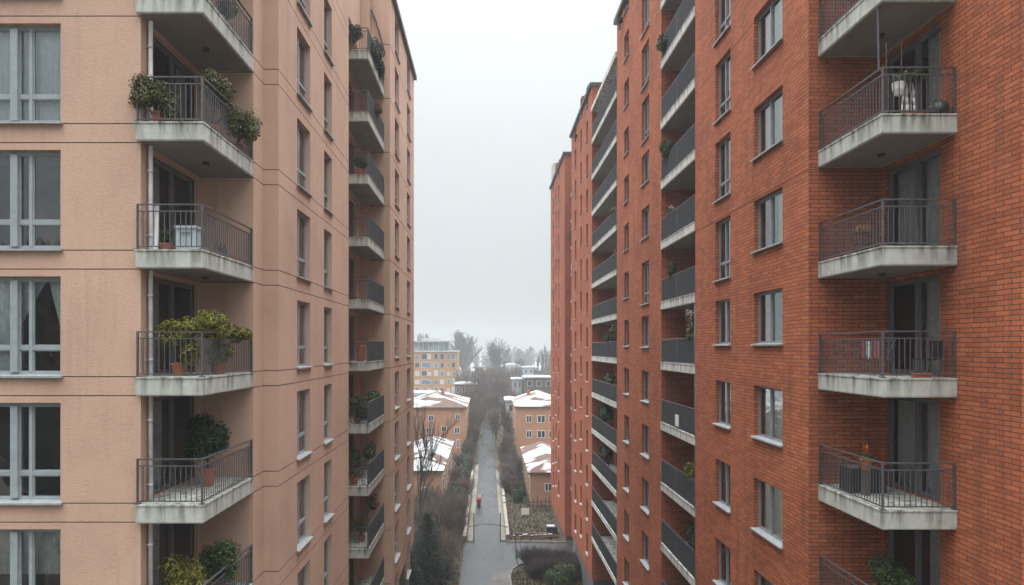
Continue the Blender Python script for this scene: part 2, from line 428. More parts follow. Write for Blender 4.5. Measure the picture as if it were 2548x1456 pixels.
# ------------------------------------------------------------------ windows
_cache = {}
def cached(key, fn):
    if key not in _cache: _cache[key] = fn()
    return _cache[key]
def win_frame(w, h, mull, tran, fw, y0, y1, mat, deep=0.0):
    mb = MB()
    mb.box(0, y0, 0, fw, y1, h); mb.box(w - fw, y0, 0, w, y1, h)
    mb.box(fw, y0, 0, w - fw, y1, fw); mb.box(fw, y0, h - fw, w - fw, y1, h)
    xs = [fw]
    for x, mw in mull:
        mb.box(x - mw / 2, y0 - 0.012 - (deep if mw > 0.12 else 0), fw, x + mw / 2, y1, h - fw); xs += [x - mw / 2, x + mw / 2]
    xs.append(w - fw)
    rects = []
    for i in range(0, len(xs), 2):
        a, b = xs[i], xs[i + 1]
        tz = tran if not isinstance(tran, dict) else tran.get(i // 2)
        if tz:
            mb.box(a, y0 - 0.006, tz - fw * 0.6, b, y1, tz + fw * 0.6)
            rects += [(a, b, fw, tz - fw * 0.6), (a, b, tz + fw * 0.6, h - fw)]
        else: rects.append((a, b, fw, h - fw))
    sash = 0.028
    for a, b, c, d in rects:                                   # slim inner sash, set back
        if b - a < 0.12: continue
        ys, ye = y0 + 0.015, y1 - 0.005
        mb.box(a, ys, c, a + sash, ye, d); mb.box(b - sash, ys, c, b, ye, d)
        mb.box(a + sash, ys, c, b - sash, ye, c + sash); mb.box(a + sash, ys, d - sash, b - sash, ye, d)
    return mb.mesh('window', mat), rects
def win_pane(rects, y, mat):
    mb = MB()
    for a, b, c, d in rects: mb.face([(a, y, c), (b, y, c), (b, y, d), (a, y, d)])
    return mb.mesh('pane', mat)
def win_room(w, h, depth=1.7, mat='room'):
    a, b, c, d, y0, y1 = -0.1, w + 0.1, -0.08, h + 0.08, 0.245, depth
    mb = MB()
    mb.face([(a,y1,c),(b,y1,c),(b,y1,d),(a,y1,d)]); mb.face([(a,y0,c),(b,y0,c),(b,y1,c),(a,y1,c)])
    mb.face([(a,y0,d),(a,y1,d),(b,y1,d),(b,y0,d)]); mb.face([(a,y0,c),(a,y1,c),(a,y1,d),(a,y0,d)]); mb.face([(b,y0,c),(b,y0,d),(b,y1,d),(b,y1,c)])
    return mb.mesh('room', M[mat])
def win_sill(w, proj=0.10):
    mb = MB(); a, b = -0.06, w + 0.06
    p = [(a,-proj,-0.045),(b,-proj,-0.045),(b,-0.003,-0.04),(a,-0.003,-0.04),(a,-proj,0.0),(b,-proj,0.0),(b,-0.003,0.012),(a,-0.003,0.012)]
    mb.face([(0.004,-0.003,0.012),(w-0.004,-0.003,0.012),(w-0.004,0.15,0.03),(0.004,0.15,0.03)])
    n_ = len(mb.v)
    mb.v += p
    for q in ((0,3,2,1),(4,5,6,7),(0,1,5,4),(1,2,6,5),(2,3,7,6),(3,0,4,7)): mb.f.append(tuple(n_ + i for i in q)); mb.uv += [(0,0)]*4
    return mb.mesh('sill', M['sill'])
def curtain_mesh(w, h, style, seed, mat):
    rn = random.Random(seed); mb = MB(); y = 0.36
    def sheet(xa, xb, za, zb, tie=None, amp=0.022, fr=46):
        nx, nzv = max(4, int((xb - xa) * 36)), 8
        n0 = len(mb.v); ph = rn.random() * 6
        for j in range(nzv + 1):
            z = za + (zb - za) * j / nzv
            for i in range(nx + 1):
                s = i / nx; x = xa + (xb - xa) * s
                if tie:                                        # gathered to one side at tie height
                    g = max(0.0, 1 - abs((z - za) / (zb - za) - 0.35) * 1.5)
                    g = g if (z - za) / (zb - za) > 0.35 else 1 - (0.35 - (z - za) / (zb - za)) * 0.5
                    side = xa if tie < 0 else xb
                    x = side + (x - side) * (1 - 0.72 * g)
                mb.v.append((x, y + amp * sin(fr * s * (xb - xa) + ph + 0.4 * sin(3 * z)), z))
        for j in range(nzv):
            for i in range(nx):
                a = n0 + j * (nx + 1) + i; mb.f.append((a, a + 1, a + nx + 2, a + nx + 1)); mb.uv += [(0,0)]*4
    if style == 'full': sheet(0.02, w - 0.02, 0.02, h - 0.02)
    elif style == 'right': sheet(w * (0.45 + 0.2 * rn.random()), w - 0.02, 0.02, h - 0.02)
    elif style == 'left': sheet(0.02, w * (0.3 + 0.25 * rn.random()), 0.02, h - 0.02)
    elif style == 'pair':
        g = 0.2 + 0.15 * rn.random(); sheet(0.02, w * g, 0.02, h - 0.02); sheet(w * (1 - g), w - 0.02, 0.02, h - 0.02)
    elif style == 'tied': sheet(w * 0.5, w * 0.85, 0.02, h - 0.02, -1); sheet(w * 0.85, w, 0.02, h - 0.02, 1); sheet(0.02, w * 0.5, 0.02, h - 0.02)
    elif style == 'half': sheet(0.02, w - 0.02, h * 0.5, h - 0.02)
    elif style == 'blind': sheet(0.02, w - 0.02, h * (0.6 + 0.25 * rn.random()), h - 0.02, None, 0.004, 8)
    return mb.mesh('curtain', mat, True)

def place_window(root, org, udir, inward, w, h, kind, style, seed=0, sill=True, dark=False, room=1.7):
    key = (kind, round(w, 2), round(h, 2))
    y0, y1 = 0.15, 0.215
    if kind == 'door':
        spec = dict(mull=[(w * 0.52, 0.16)], tran=None, fw=0.09); fm, gm = M['frame_d'], M['glass_d']
    elif kind == 'tall_left':
        spec = dict(mull=[(w * 0.40, 0.07)], tran=0.66, fw=0.065); fm, gm = M['frame_l'], M['glass']
    elif kind == 'big_left':
        spec = dict(mull=[(w - 1.17, 0.17), (w - 0.80, 0.075)], tran={0: 0.66, 1: 0.66, 2: 0.66}, fw=0.085); fm, gm = M['frame_l'], M['glass']
    elif kind == 'tall_right':
        spec = dict(mull=[(w * 0.45, 0.07)], tran=0.62, fw=0.06); fm, gm = M['frame_r'], M['glass']
    elif kind == 'wide_right':
        spec = dict(mull=[(w * 0.46, 0.085)], tran=None, fw=0.065); fm, gm = M['frame_r'], M['glass']
    elif kind == 'two_right':
        spec = dict(mull=[(w * 0.52, 0.07)], tran=None, fw=0.06); fm, gm = M['frame_r'], M['glass']
    else:
        spec = dict(mull=[], tran=None, fw=0.06); fm, gm = M['frame_r'], M['glass']
    fmesh, rects = cached(('f',) + key, lambda: win_frame(w, h, spec['mull'], spec['tran'], spec['fw'], y0, y1, fm, 0.06 if kind == 'big_left' else 0.0))
    pm = cached(('p',) + key, lambda: win_pane(rects, y0 + 0.045, gm))
    wr = 'room_warm' if (seed * 7) % 5 in (1, 3) and kind != 'door' else 'room'
    rm = cached(('r', round(w, 2), round(h, 2), room, wr), lambda: win_room(w, h, room, wr))
    o = link('balcony_door' if kind == 'door' else 'window', fmesh, root, Vector(org) - root.location, math.atan2(udir[1], udir[0]))
    link('pane', pm, o); link('room', rm, o)
    if style:
        mat = M['curtain_d'] if dark else M['curtain']
        cm = cached(('c', round(w, 2), round(h, 2), style, seed % 3, dark), lambda: curtain_mesh(w, h, style, seed, mat))
        link('curtain', cm, o)
    if sill:
        link('sill', cached(('s', round(w, 2)), lambda: win_sill(w)), o)
    return o

# ------------------------------------------------------------------ balconies
def slab_mesh(w, d, th, mat):                                  # local: x 0..w, y 0..d, z -th..0, with a drip lip
    mb = MB(); c = 0.018
    mb.box(0, 0, -th, w, d, -0.04)
    mb.box(-c, -c, -0.04, w + c, d + 0.0, 0.0)
    mb.box(0.012, 0.012, -th - 0.025, w - 0.012, d - 0.012, -th)
    return mb.mesh('balcony', mat)
def rail_mesh(segs, h=1.06, sp=0.125):                         # segs: [((x,y),(x,y),style)]
    fr, pn = MB(), MB()
    seen = set()
    for (a, b, style) in segs:
        A, B = Vector((*a, 0)), Vector((*b, 0)); L = (B - A).length; d = (B - A) / L
        up = Vector((0, 0, 1))
        fr.bar(A + up * h - d * 0.02, B + up * h + d * 0.02, 0.05, 0.03)
        for c in (a, b):
            k = (round(c[0], 2), round(c[1], 2))
            if k not in seen:
                seen.add(k); C = Vector((*c, 0)); fr.bar(C, C + up * (h - 0.018), 0.042, 0.042)
                fr.bar(C, C + up * 0.02, 0.11, 0.11)
        if style == 'bars':
            fr.bar(A + up * (h - 0.16), B + up * (h - 0.16), 0.032, 0.026)
            fr.bar(A + up * 0.07, B + up * 0.07, 0.032, 0.026)
            n = int(L / sp)
            for i in range(1, n):
                C = A + d * (L * i / n); fr.bar(C + up * 0.07, C + up * (h - 0.16), 0.017, 0.017)
            if L > 2.2:
                m = A + d * (L / 2)
        else:
            n = int(L / 0.105)
            for i in range(n):
                C = A + d * (L * (i + 0.5) / n); pn.bar(C + up * 0.03, C + up * (h - 0.06), L / n * 0.60, 0.02)
            fr.bar(A + up * 0.04, B + up * 0.04, 0.03, 0.03)
            fr.bar(A + up * (h - 0.09), B + up * (h - 0.09), 0.03, 0.03)
            k = max(1, int(L / 1.9))
            for i in range(1, k):
                C = A + d * (L * i / k); fr.bar(C - d.cross(up) * 0.0, C + up * h, 0.045, 0.06)
    # slats need their long side along the run: bars are square-ish so fine
    return fr, pn
def make_balcony(root, x0, y0, x1, y1, F, th, segs, key, mat=None, lamp=True, h=1.06):
    mat = mat or M['conc']
    sm = cached(('slab', key), lambda: slab_mesh(x1 - x0, y1 - y0, th, mat))
    o = link('balcony', sm, root, Vector((x0, y0, F)) - root.location)
    def mk():
        s2 = [((a[0] - x0, a[1] - y0), (b[0] - x0, b[1] - y0), s) for a, b, s in segs]
        fr, pn = rail_mesh(s2, h)
        return fr.mesh('railing', M['rail']), (pn.mesh('slat_panel', M['slat']) if pn.v else None)
    fr, pn = cached(('rail', key), mk)
    link('railing', fr, o)
    if pn: link('slat_panel', pn, o)
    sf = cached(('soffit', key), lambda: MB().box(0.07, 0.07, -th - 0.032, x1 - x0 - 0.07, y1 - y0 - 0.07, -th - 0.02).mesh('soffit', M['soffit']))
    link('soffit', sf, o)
    if lamp:
        lm = cached(('lamp',), lambda: MB().lathe([(0.075, -0.07), (0.09, -0.05), (0.09, 0.0)], k=12).mesh('ceiling_lamp', M['black']))
        link('ceiling_lamp', lm, o, ((x1 - x0) * 0.55, (y1 - y0) * 0.55, -th - 0.03))
    return o

F0 = CZ + 2.31
def F(k): return F0 + 3.0 * k
def is_free(u, v): return True
rng = random.Random(7)

# ------------------------------------------------------------------ the salmon blocks on the left
LN = thing('apartment_building', (-11, 23.5, 0), 'near salmon stucco apartment block with corner balconies and a white downpipe', 'apartment building')
wm, gm_ = MB(), MB()
grooves = [g for k in range(-8, 7) for g in (F(k), F(k) - 0.45)]
ZB, ZT = CZ - 14.2, CZ + 20.3
def opening_list(specs): return specs
WX0, WX1 = -13.6, -10.12
ops = [(WX0 + 16, WX1 + 16, F(k) + 0.02, F(k) + 2.38) for k in range(-4, 3)]
gk = [g for g in grooves]
wall(wm, (-16, 16.2), (-8.22, 16.2), ZB, ZT, ops, gk, 0.26, gm_)
dops = [(0.58, 3.22, F(k) + 0.005, F(k) + 2.45) for k in range(-4, 4)]
wall(wm, (-8.22, 16.2), (-8.22, 19.5), ZB, ZT, dops, [], 0.12)
wall(wm, (-8.22, 19.5), (-6.68, 19.5), ZB, ZT, [], [g for i, g in enumerate(grooves) if i % 2 == 1], 0.2, gm_)
wall(wm, (-6.68, 19.5), (-6.68, 20.4), ZB, ZT, [], grooves, 0.2, gm_)
wall(wm, (-6.68, 20.4), (-6.24, 20.4), ZB, ZT, [], grooves, 0.2, gm_)
c1, c2 = (22.4, 24.05), (26.1, 27.4)
ops = [(c1[0] - 20.4, c1[1] - 20.4, F(k) + 0.03, F(k) + 2.25) for k in range(-5, 5)] + [(c2[0] - 20.4, c2[1] - 20.4, F(k) + 0.03, F(k) + 2.25) for k in range(-5, 6)]
wall(wm, (-6.24, 20.4), (-6.24, 30.7), ZB, ZT, ops, grooves, 0.24, gm_)
wall(wm, (-6.24, 30.7), (-16, 30.7), ZB, ZT)
wall(wm, (-16, 30.7), (-16, 16.2), ZB, ZT)
part('wall', wm, M['stucco'], LN); part('wall_joint', gm_, M['groove'], LN)
part('plinth', MB().box(-16, 20.7, 0, -6.4, 30.5, ZB).box(-16, 16.4, 0, -8.4, 20.7, ZB), M['plinth'], LN)
part('roof', MB().box(-16.2, 16.0, ZT, -6.05, 30.69, ZT + 0.3), M['coping'], LN)
wst = {2: 'full', 1: 'full', 0: 'left', -1: 'tied', -2: None, -3: 'half', -4: None}
for k in range(-4, 3):
    place_window(LN, (WX0, 16.2, F(k) + 0.02), (1, 0), None, WX1 - WX0, 2.36, 'big_left', wst[k], k + 9, True, k == -3)
st = ['pair', 'full', 'left', 'blind', 'right', 'half', 'full', 'pair', None, 'right', 'full']
for k in range(-5, 5): place_window(LN, (-6.24, c1[0], F(k) + 0.03), (0, 1), None, c1[1] - c1[0], 2.22, 'tall_left', st[(k * 3 + 20) % 11], k + 20, True, k % 2 == 0)
for k in range(-5, 6): place_window(LN, (-6.24, c2[0], F(k) + 0.03), (0, 1), None, c2[1] - c2[0], 2.22, 'tall_left', st[(k * 5 + 27) % 11], k + 21, True, k % 3 == 0)
for k in range(-4, 4): place_window(LN, (-8.22, 16.78, F(k) + 0.005), (0, 1), None, 2.64, 2.445, 'door', ['left', 'pair', 'left', 'left', 'left'][k % 5], k + 12, False, True, 1.6)
segs = [((-8.24, 16.09), (-6.72, 16.09), 'bars'), ((-6.72, 16.09), (-6.72, 19.46), 'bars')]
for k in range(-4, 4): make_balcony(LN, -8.27, 16.05, -6.68, 19.49, F(k), 0.42, segs, 'ln')
pm_ = MB().tube([(-8.12, 16.47, ZB), (-8.12, 16.47, ZT)], 0.052, 10)
for k in range(-6, 6):
    for dz in (0.35, 1.9): pm_.tube([(-8.12, 16.47, F(k) + dz), (-8.12, 16.47, F(k) + dz + 0.07)], 0.064, 10); pm_.box(-8.22, 16.45, F(k) + dz + 0.02, -8.12, 16.49, F(k) + dz + 0.05)
part('downpipe', pm_, M['pipe'], LN, True)

LF = thing('apartment_building', (-11, 40, 0), 'far salmon stucco apartment block behind, with charcoal slatted side balconies and dark roof edge', 'apartment building')
wm, gm_ = MB(), MB()
ZT2 = CZ + 19.75
dops = [(1.2, 5.6, F(k) + 0.005, F(k) + 2.35) for k in range(-6, 5)]
wall(wm, (-6.97, 30.72), (-6.97, 38), ZB, ZT2, dops, [], 0.15)
wall(wm, (-6.97, 38), (-5.42, 38), ZB, ZT2, [], [F(k) - 0.45 for k in range(-8, 6)], 0.2, gm_, 0.02)
d1, d2 = (40.0, 41.9), (46.0, 47.9)
ops = [(a - 38, b - 38, F(k) + 0.1, F(k) + 2.25) for a, b in (d1, d2) for k in range(-6, 6)]
wall(wm, (-5.42, 38), (-5.42, 50.3), ZB, ZT2, ops, [F(k) - 0.45 for k in range(-8, 6, 1)], 0.24, gm_, 0.02)
wall(wm, (-5.42, 50.3), (-16, 50.3), ZB, ZT2); wall(wm, (-16, 50.3), (-16, 30.72), ZB, ZT2)
part('wall', wm, M['stucco'], LF); part('wall_joint', gm_, M['groove'], LF)
part('plinth', MB().box(-16, 31, 0, -5.75, 50.0, ZB), M['plinth'], LF)
part('roof', MB().box(-16.2, 30.75, ZT2, -6.9, 37.9, ZT2 + 0.28).box(-16.2, 37.9, ZT2, -5.22, 50.5, ZT2 + 0.28), M['coping'], LF)
part('pillar', MB().box(-6.965, 37.5, ZB, -6.5, 37.99, ZT2 - 0.01), M['stucco'], LF)
for k in range(-6, 6):
    for j, (a, b) in enumerate((d1, d2)):
        place_window(LF, (-5.42, a, F(k) + 0.1), (0, 1), None, b - a, 2.15, 'tall_left', st[(k * 7 + j * 3 + 44) % 11], k + j + 8, True, (k + j) % 2 == 0)
for k in range(-6, 5): place_window(LF, (-6.97, 31.92, F(k) + 0.005), (0, 1), None, 4.4, 2.345, 'door', ['pair', None, 'left', 'full'][k % 4], k + 7, False, True, 1.6)
segs = [((-6.93, 32.84), (-5.76, 32.84), 'bars'), ((-5.76, 32.84), (-5.76, 37.86), 'slats')]
for k in range(-6, 5): make_balcony(LF, -6.97, 32.8, -5.72, 37.9, F(k), 0.42, segs, 'lf', None, False)
cb = [P(876, -6, 37.9), P(884, 12, 37.9), P(905, 16, 37.9), P(925, 26, 37.9), P(934, 48, 37.9), P(946, 88, 37.9), P(957, 132, 37.9), P(953, 141, 37.9)]
part('cable', MB().tube(cb, 0.045, 6), M['black'], LF, True)

# ------------------------------------------------------------------ the brick blocks on the right
RZB, RZT = CZ - 19.4, CZ + 21.75
RA = thing('apartment_building', (13, 30, 0), 'nearest red brick apartment block with concrete corner balconies and grey railings', 'apartment building')
wm, gm_ = MB(), MB()
ga = [CZ + 4.82, CZ + 10.6]
e2a, e2b = (38.57, 36.8), (43.5, 42.05)
def tall_or_mid(k): return (F(k) + 0.22, F(k) + 2.45) if k >= 0 else (F(k) + 0.80, F(k) + 2.46)
def fac2a(k): return (F(k) + 0.10, F(k) + 2.42) if k in (0, 3, 4, 5) else (F(k) + 0.72, F(k) + 2.42)
def fac2b(k): return (F(k) + 0.78, F(k) + 2.42)
KA2 = range(-7, 7)
ops = [(45.9 - e2a[0], 45.9 - e2a[1], *fac2a(k)) for k in KA2 if fac2a(k)[0] > RZB] + [(45.9 - e2b[0], 45.9 - e2b[1], *fac2b(k)) for k in KA2 if fac2b(k)[0] > RZB]
wall(wm, (8.7, 45.9), (8.7, 34.2), RZB, RZT, ops, [], 0.26)
wall(wm, (8.7, 34.2), (10.5, 34.2), RZB, RZT)
dops = [(1.2, 4.8, F(k) + 0.005, F(k) + 2.4) for k in range(-6, 6)]
wall(wm, (10.5, 34.2), (10.5, 28.6), RZB, RZT, dops, [], 0.14)
wall(wm, (10.5, 28.6), (8.7, 28.6), RZB, RZT)
e1a, e1b = (22.32, 20.15), (26.1, 24.47)
KA1 = range(-4, 4)
ops = [(28.6 - e1a[0], 28.6 - e1a[1], F(k) + 0.80, F(k) + 2.46) for k in KA1] + [(28.6 - e1b[0], 28.6 - e1b[1], *tall_or_mid(k)) for k in range(-5, 5)]
wall(wm, (8.7, 28.6), (8.7, 18.5), RZB, RZT, ops, ga, 0.26, gm_)
wall(wm, (8.7, 18.5), (10.66, 18.5), RZB, RZT, [], ga[:1], 0.2, gm_)
dops = [(0.12, 2.42, F(k) + 0.005, F(k) + 2.43) for k in range(-4, 4)]
wall(wm, (10.66, 18.5), (10.66, 13.62), RZB, RZT, dops, [], 0.14)
wall(wm, (10.66, 13.62), (18, 13.62), RZB, RZT); wall(wm, (18, 13.62), (18, 45.9), RZB, RZT); wall(wm, (18, 45.9), (8.7, 45.9), RZB, RZT)
part('wall', wm, M['brick'], RA); part('wall_joint', gm_, M['groove'], RA)
part('plinth', MB().box(8.9, 18.7, 0, 18, 45.7, RZB).box(10.8, 13.8, 0, 18, 18.7, RZB), M['plinth'], RA)
part('roof', MB().box(8.5, 18.3, RZT, 18.1, 46.1, RZT + 0.32).box(10.5, 13.5, RZT, 18.1, 18.3, RZT + 0.32), M['coping'], RA)
s1 = ['full', 'left', 'left', 'full', None, 'full', 'pair', 'left']
for i, k in enumerate(KA1): place_window(RA, (8.7, e1a[0], F(k) + 0.80), (0, -1), None, e1a[0] - e1a[1], 1.66, 'wide_right', {-2: 'full', -1: 'left', 0: 'right', 1: 'full', 2: 'full', -3: 'full', -4: 'left', 3: 'pair'}[k], k + 8, True, k in (-1, -2, -4))
for k in range(-5, 5):
    a, b = tall_or_mid(k)
    place_window(RA, (8.7, e1b[0], a), (0, -1), None, e1b[0] - e1b[1], b - a, 'tall_right' if k >= 0 else 'two_right', st[(k * 4 + 30) % 11], k + 14, True, k % 2 == 0)
for k in KA2:
    a, b = fac2a(k)
    if a > RZB: place_window(RA, (8.7, e2a[0], a), (0, -1), None, e2a[0] - e2a[1], b - a, 'tall_right' if b - a > 2 else 'two_right', st[(k * 5 + 41) % 11], k + 17, True, k % 2 == 1)
    a, b = fac2b(k)
    if a > RZB: place_window(RA, (8.7, e2b[0], a), (0, -1), None, e2b[0] - e2b[1], b - a, 'one_right', [None, None, 'left', None, 'blind'][k % 5], k + 10, True, True)
for k in range(-4, 4): place_window(RA, (10.66, 18.38, F(k) + 0.005), (0, -1), None, 2.30, 2.425, 'door', ['full', 'right', 'full', 'right'][k % 4], k + 9, False, True, 1.5)
for k in range(-6, 6): place_window(RA, (10.5, 33.0, F(k) + 0.005), (0, -1), None, 3.6, 2.395, 'door', None, 1, False, True, 1.5)
segs = [((8.99, 18.46), (8.99, 15.54), 'bars'), ((8.99, 15.54), (10.62, 15.54), 'bars')]
for k in range(-4, 4): make_balcony(RA, 8.95, 15.5, 10.655, 18.495, F(k), 0.42, segs, 'ra')
segs = [((8.72, 34.16), (8.72, 28.64), 'slats')]
for k in range(-6, 7): make_balcony(RA, 8.66, 28.61, 10.49, 34.19, F(k) - 0.02, 0.38, segs, 'rl', M['conc_light'], False, 1.12)
part('downpipe', MB().tube([(8.74, 28.72, 0), (8.74, 28.72, CZ + 1.9)], 0.06, 8), M['black'], RA, True)
def hopper(root, p):
    mb = MB().lathe([(0.05, p[2] - 0.75), (0.06, p[2] - 0.35), (0.17, p[2] - 0.2), (0.2, p[2])], p[0], p[1], 8)
    return part('rain_hopper', mb, M['black'], root)
hopper(RA, (8.52, 44.0, CZ + 21.2))

RB = thing('apartment_building', (13, 58, 0), 'middle red brick apartment block with a long stack of charcoal slatted balconies', 'apartment building')
wm = MB()
KB = [k for k in range(-7, 7)]
cols = ((60.2, 59.1), (64.0, 63.0), (68.1, 66.9))
shift = (0.0, 0.45, -0.2)
ops = [(70.8 - a, 70.8 - b, F(k) + 0.7 + s, F(k) + 2.45 + s) for (a, b), s in zip(cols, shift) for k in KB]
wall(wm, (8.7, 70.8), (8.7, 56.9), RZB, RZT, ops, [], 0.26)
wall(wm, (8.7, 56.9), (10.5, 56.9), RZB, RZT)
dops = [(1.0, 10.0, F(k) + 0.005, F(k) + 2.4) for k in range(-6, 6)]
wall(wm, (10.5, 56.9), (10.5, 45.92), RZB, RZT - 0.05, dops, [], 0.14)
wall(wm, (18, 70.8), (8.7, 70.8), RZB, RZT); wall(wm, (18, 45.92), (18, 70.8), RZB, RZT)
part('wall', wm, M['brick_far'], RB)
part('plinth', MB().box(8.82, 57.0, 0, 18, 70.7, RZB).box(10.6, 46, 0, 18, 57.0, RZB), M['plinth'], RB)
part('roof', MB().box(8.5, 56.75, RZT, 18.1, 70.95, RZT + 0.3).box(10.4, 46.15, RZT - 0.05, 18.1, 56.75, RZT + 0.2), M['coping'], RB)
for (a, b), s in zip(cols, shift):
    for k in KB: place_window(RB, (8.7, a, F(k) + 0.7 + s), (0, -1), None, a - b, 1.75, 'one_right', [None, 'left', None, 'blind', None][(k + int(a)) % 5], k + 9, True, True, 1.2)
for k in range(-6, 6): place_window(RB, (10.5, 55.9, F(k) + 0.005), (0, -1), None, 9.0, 2.395, 'door', ['pair', None, 'left'][k % 3], k + 8, False, True, 1.2)
segs = [((8.72, 56.86), (8.72, 45.98), 'slats')]
for k in range(-6, 6): make_balcony(RB, 8.66, 45.95, 10.49, 56.89, F(k) - 0.02, 0.36, segs, 'rb', M['conc_light'], False, 1.12)
part('canopy', MB().box(8.6, 45.95, F(6) - 0.75, 10.49, 56.89, F(6) - 0.4), M['conc_light'], RB)
hopper(RB, (8.52, 66.2, CZ + 20.6))

RZB = CZ - 21.3
RC = thing('apartment_building', (13, 82, 0), 'farthest red brick apartment block, last in the row, with narrow windows and a rooftop box', 'apartment building')
wm = MB()
cols = ((84.0, 82.8), (87.3, 86.2), (90.6, 89.6))
ops = [(94 - a, 94 - b, F(k) + 0.6 + s, F(k) + 2.5 + s) for (a, b), s in zip(cols, (0, 0.5, -0.2)) for k in KB]
wall(wm, (8.7, 94), (8.7, 77), RZB, RZT, ops, [], 0.26)
wall(wm, (8.7, 77), (10.8, 77), RZB, RZT); wall(wm, (10.8, 77), (10.8, 70.82), RZB, RZT)
wall(wm, (18, 70.82), (18, 94), RZB, RZT); wall(wm, (18, 94), (8.7, 94), RZB, RZT)
part('wall', wm, M['brick_far'], RC)
part('plinth', MB().box(8.85, 77.1, 0, 18, 93.9, RZB).box(10.9, 70.9, 0, 18, 77.1, RZB), M['plinth'], RC)
part('roof', MB().box(8.5, 76.85, RZT, 18.1, 94.15, RZT + 0.3).box(10.7, 70.96, RZT, 18.1, 76.85, RZT + 0.3), M['coping'], RC)
part('rooftop_box', MB().box(8.75, 91.2, RZT + 0.3, 10.2, 93.8, RZT + 2.9), M['conc_light'], RC)
for (a, b), s in zip(cols, (0, 0.5, -0.2)):
    for k in KB: place_window(RC, (8.7, a, F(k) + 0.6 + s), (0, -1), None, a - b, 1.9, 'one_right', None, 1, True, True, 1.2)
segs = [((9.4, 76.9), (9.4, 74.5), 'slats'), ((9.4, 74.5), (10.7, 74.5), 'slats')]
for k in range(-6, 6): make_balcony(RC, 9.35, 74.45, 10.79, 76.95, F(k), 0.3, segs, 'rc', None, False, 1.0)

# ------------------------------------------------------------------ plants
def leaf_cloud(mb, c, r, n, size, rn, lumps=15, flat=0.0):
    cs = []; n = int(n * 1.35); size = size * 1.25
    for _ in range(lumps):
        v = Vector((rn.gauss(0, 1), rn.gauss(0, 1), rn.gauss(0, 1))).normalized() * (rn.random() ** 0.5) * 0.62
        cs.append((v, 0.34 + 0.20 * rn.random()))
    for _ in range(n):
        v, lr = cs[rn.randrange(lumps)]
        d = Vector((rn.gauss(0, 1), rn.gauss(0, 1), rn.gauss(0, 1))).normalized()
        q = v + d * lr * (0.45 + 0.62 * rn.random() ** 0.7)
        p = Vector((c[0] + q.x * r[0], c[1] + q.y * r[1], c[2] + q.z * r[2]))
        nrm = (d + Vector((rn.gauss(0, .55), rn.gauss(0, .55), rn.gauss(0.35, .55)))).normalized()
        a = nrm.cross(Vector((rn.gauss(0, 1), rn.gauss(0, 1), rn.gauss(0, 1)))).normalized(); b = nrm.cross(a)
        s = size * (0.6 + 0.8 * rn.random())
        mb.face([p - a * s, p + b * s * 0.45, p + a * s, p - b * s * 0.45])
def pot_mb(mb, x, y, z, r, h):
    return mb.lathe([(r * 0.72, z), (r * 0.95, z + h * 0.82), (r * 1.08, z + h * 0.83), (r * 1.08, z + h), (r * 0.9, z + h), (r * 0.86, z + h * 0.9)], x, y, 16)
def potted(name, base, label, fol, mat, pot=None, potmat='terracotta', seed=1, group=None, stem=True, trough=None):
    """base: standing point; fol: list of (centre, radii, leaves, size)"""
    t = thing(name, base, label, 'plant', group); rn = random.Random(seed)
    mb = MB()
    for c, r, n, s in fol: leaf_cloud(mb, c, r, n, s, rn)
    part('foliage', mb, M[mat], t)
    if pot: part('pot', pot_mb(MB(), base[0], base[1], base[2], pot[0], pot[1]), M[potmat], t, False)
    if trough:
        a = trough; part('planter_box', MB().box(*a), M[potmat], t)
    if stem:
        sb = MB()
        for c, r, n, s in fol:
            top = base[2] + (pot[1] * 0.9 if pot else 0.02)
            for _ in range(4):
                sb.tube([(base[0] + rn.uniform(-.03, .03), base[1] + rn.uniform(-.03, .03), top), (c[0] + rn.uniform(-.2, .2) * r[0], c[1] + rn.uniform(-.2, .2) * r[1], c[2] + r[2] * 0.2)], [0.016, 0.007], 5)
        part('stem', sb, M['bark'], t)
    return t

f1 = F(1); y_ = 16.3
potted('trailing_shrub', (-7.85, 16.32, f1), 'bushy olive shrub spilling over the left front rail of an upper left balcony',
       [((-7.98, 16.12, f1 + 0.72), (0.58, 0.36, 0.48), 3000, 0.030), ((-7.62, 16.2, f1 + 0.42), (0.32, 0.22, 0.46), 1200, 0.028)], 'leaf_olive', (0.16, 0.3), seed=3)
potted('trailing_shrub', (-6.98, 17.3, f1), 'tall olive shrub rising above the side rail near the corner of an upper left balcony',
       [((-6.88, 17.35, f1 + 1.28), (0.42, 0.85, 0.5), 3200, 0.030), ((-6.78, 17.9, f1 + 0.7), (0.3, 0.6, 0.5), 1200, 0.028)], 'leaf_olive', (0.16, 0.3), seed=4)
potted('trailing_shrub', (-6.95, 18.9, f1), 'olive shrub hanging outside the far end of the side rail, left block upper balcony',
       [((-6.62, 18.75, f1 + 0.72), (0.42, 0.65, 0.6), 2800, 0.030)], 'leaf_olive', (0.16, 0.3), seed=5)
f2 = F(2)
for i, yy in enumerate((17.0, 18.2)):
    potted('potted_shrub', (-6.95, yy, f2), ('leafy plant nearest the corner of the topmost left balcony', 'leafy plant farther along the side rail of the topmost left balcony')[i],
           [((-6.95, yy, f2 + 0.75), (0.28, 0.4, 0.45), 1200, 0.03)], 'leaf_olive', (0.15, 0.3), seed=8 + i)
f0 = F(0)
potted('potted_plant', (-7.77, 16.55, f0), 'small green plant in a terracotta pot beside the pale grey bin',
       [((-7.77, 16.55, f0 + 0.42), (0.17, 0.15, 0.2), 420, 0.03)], 'leaf_green', (0.17, 0.2), seed=12)
bn = thing('storage_bin', (-7.25, 16.6, f0), 'pale grey plastic storage bin on the left balcony with the pot plant', 'bin')
bm_ = MB()
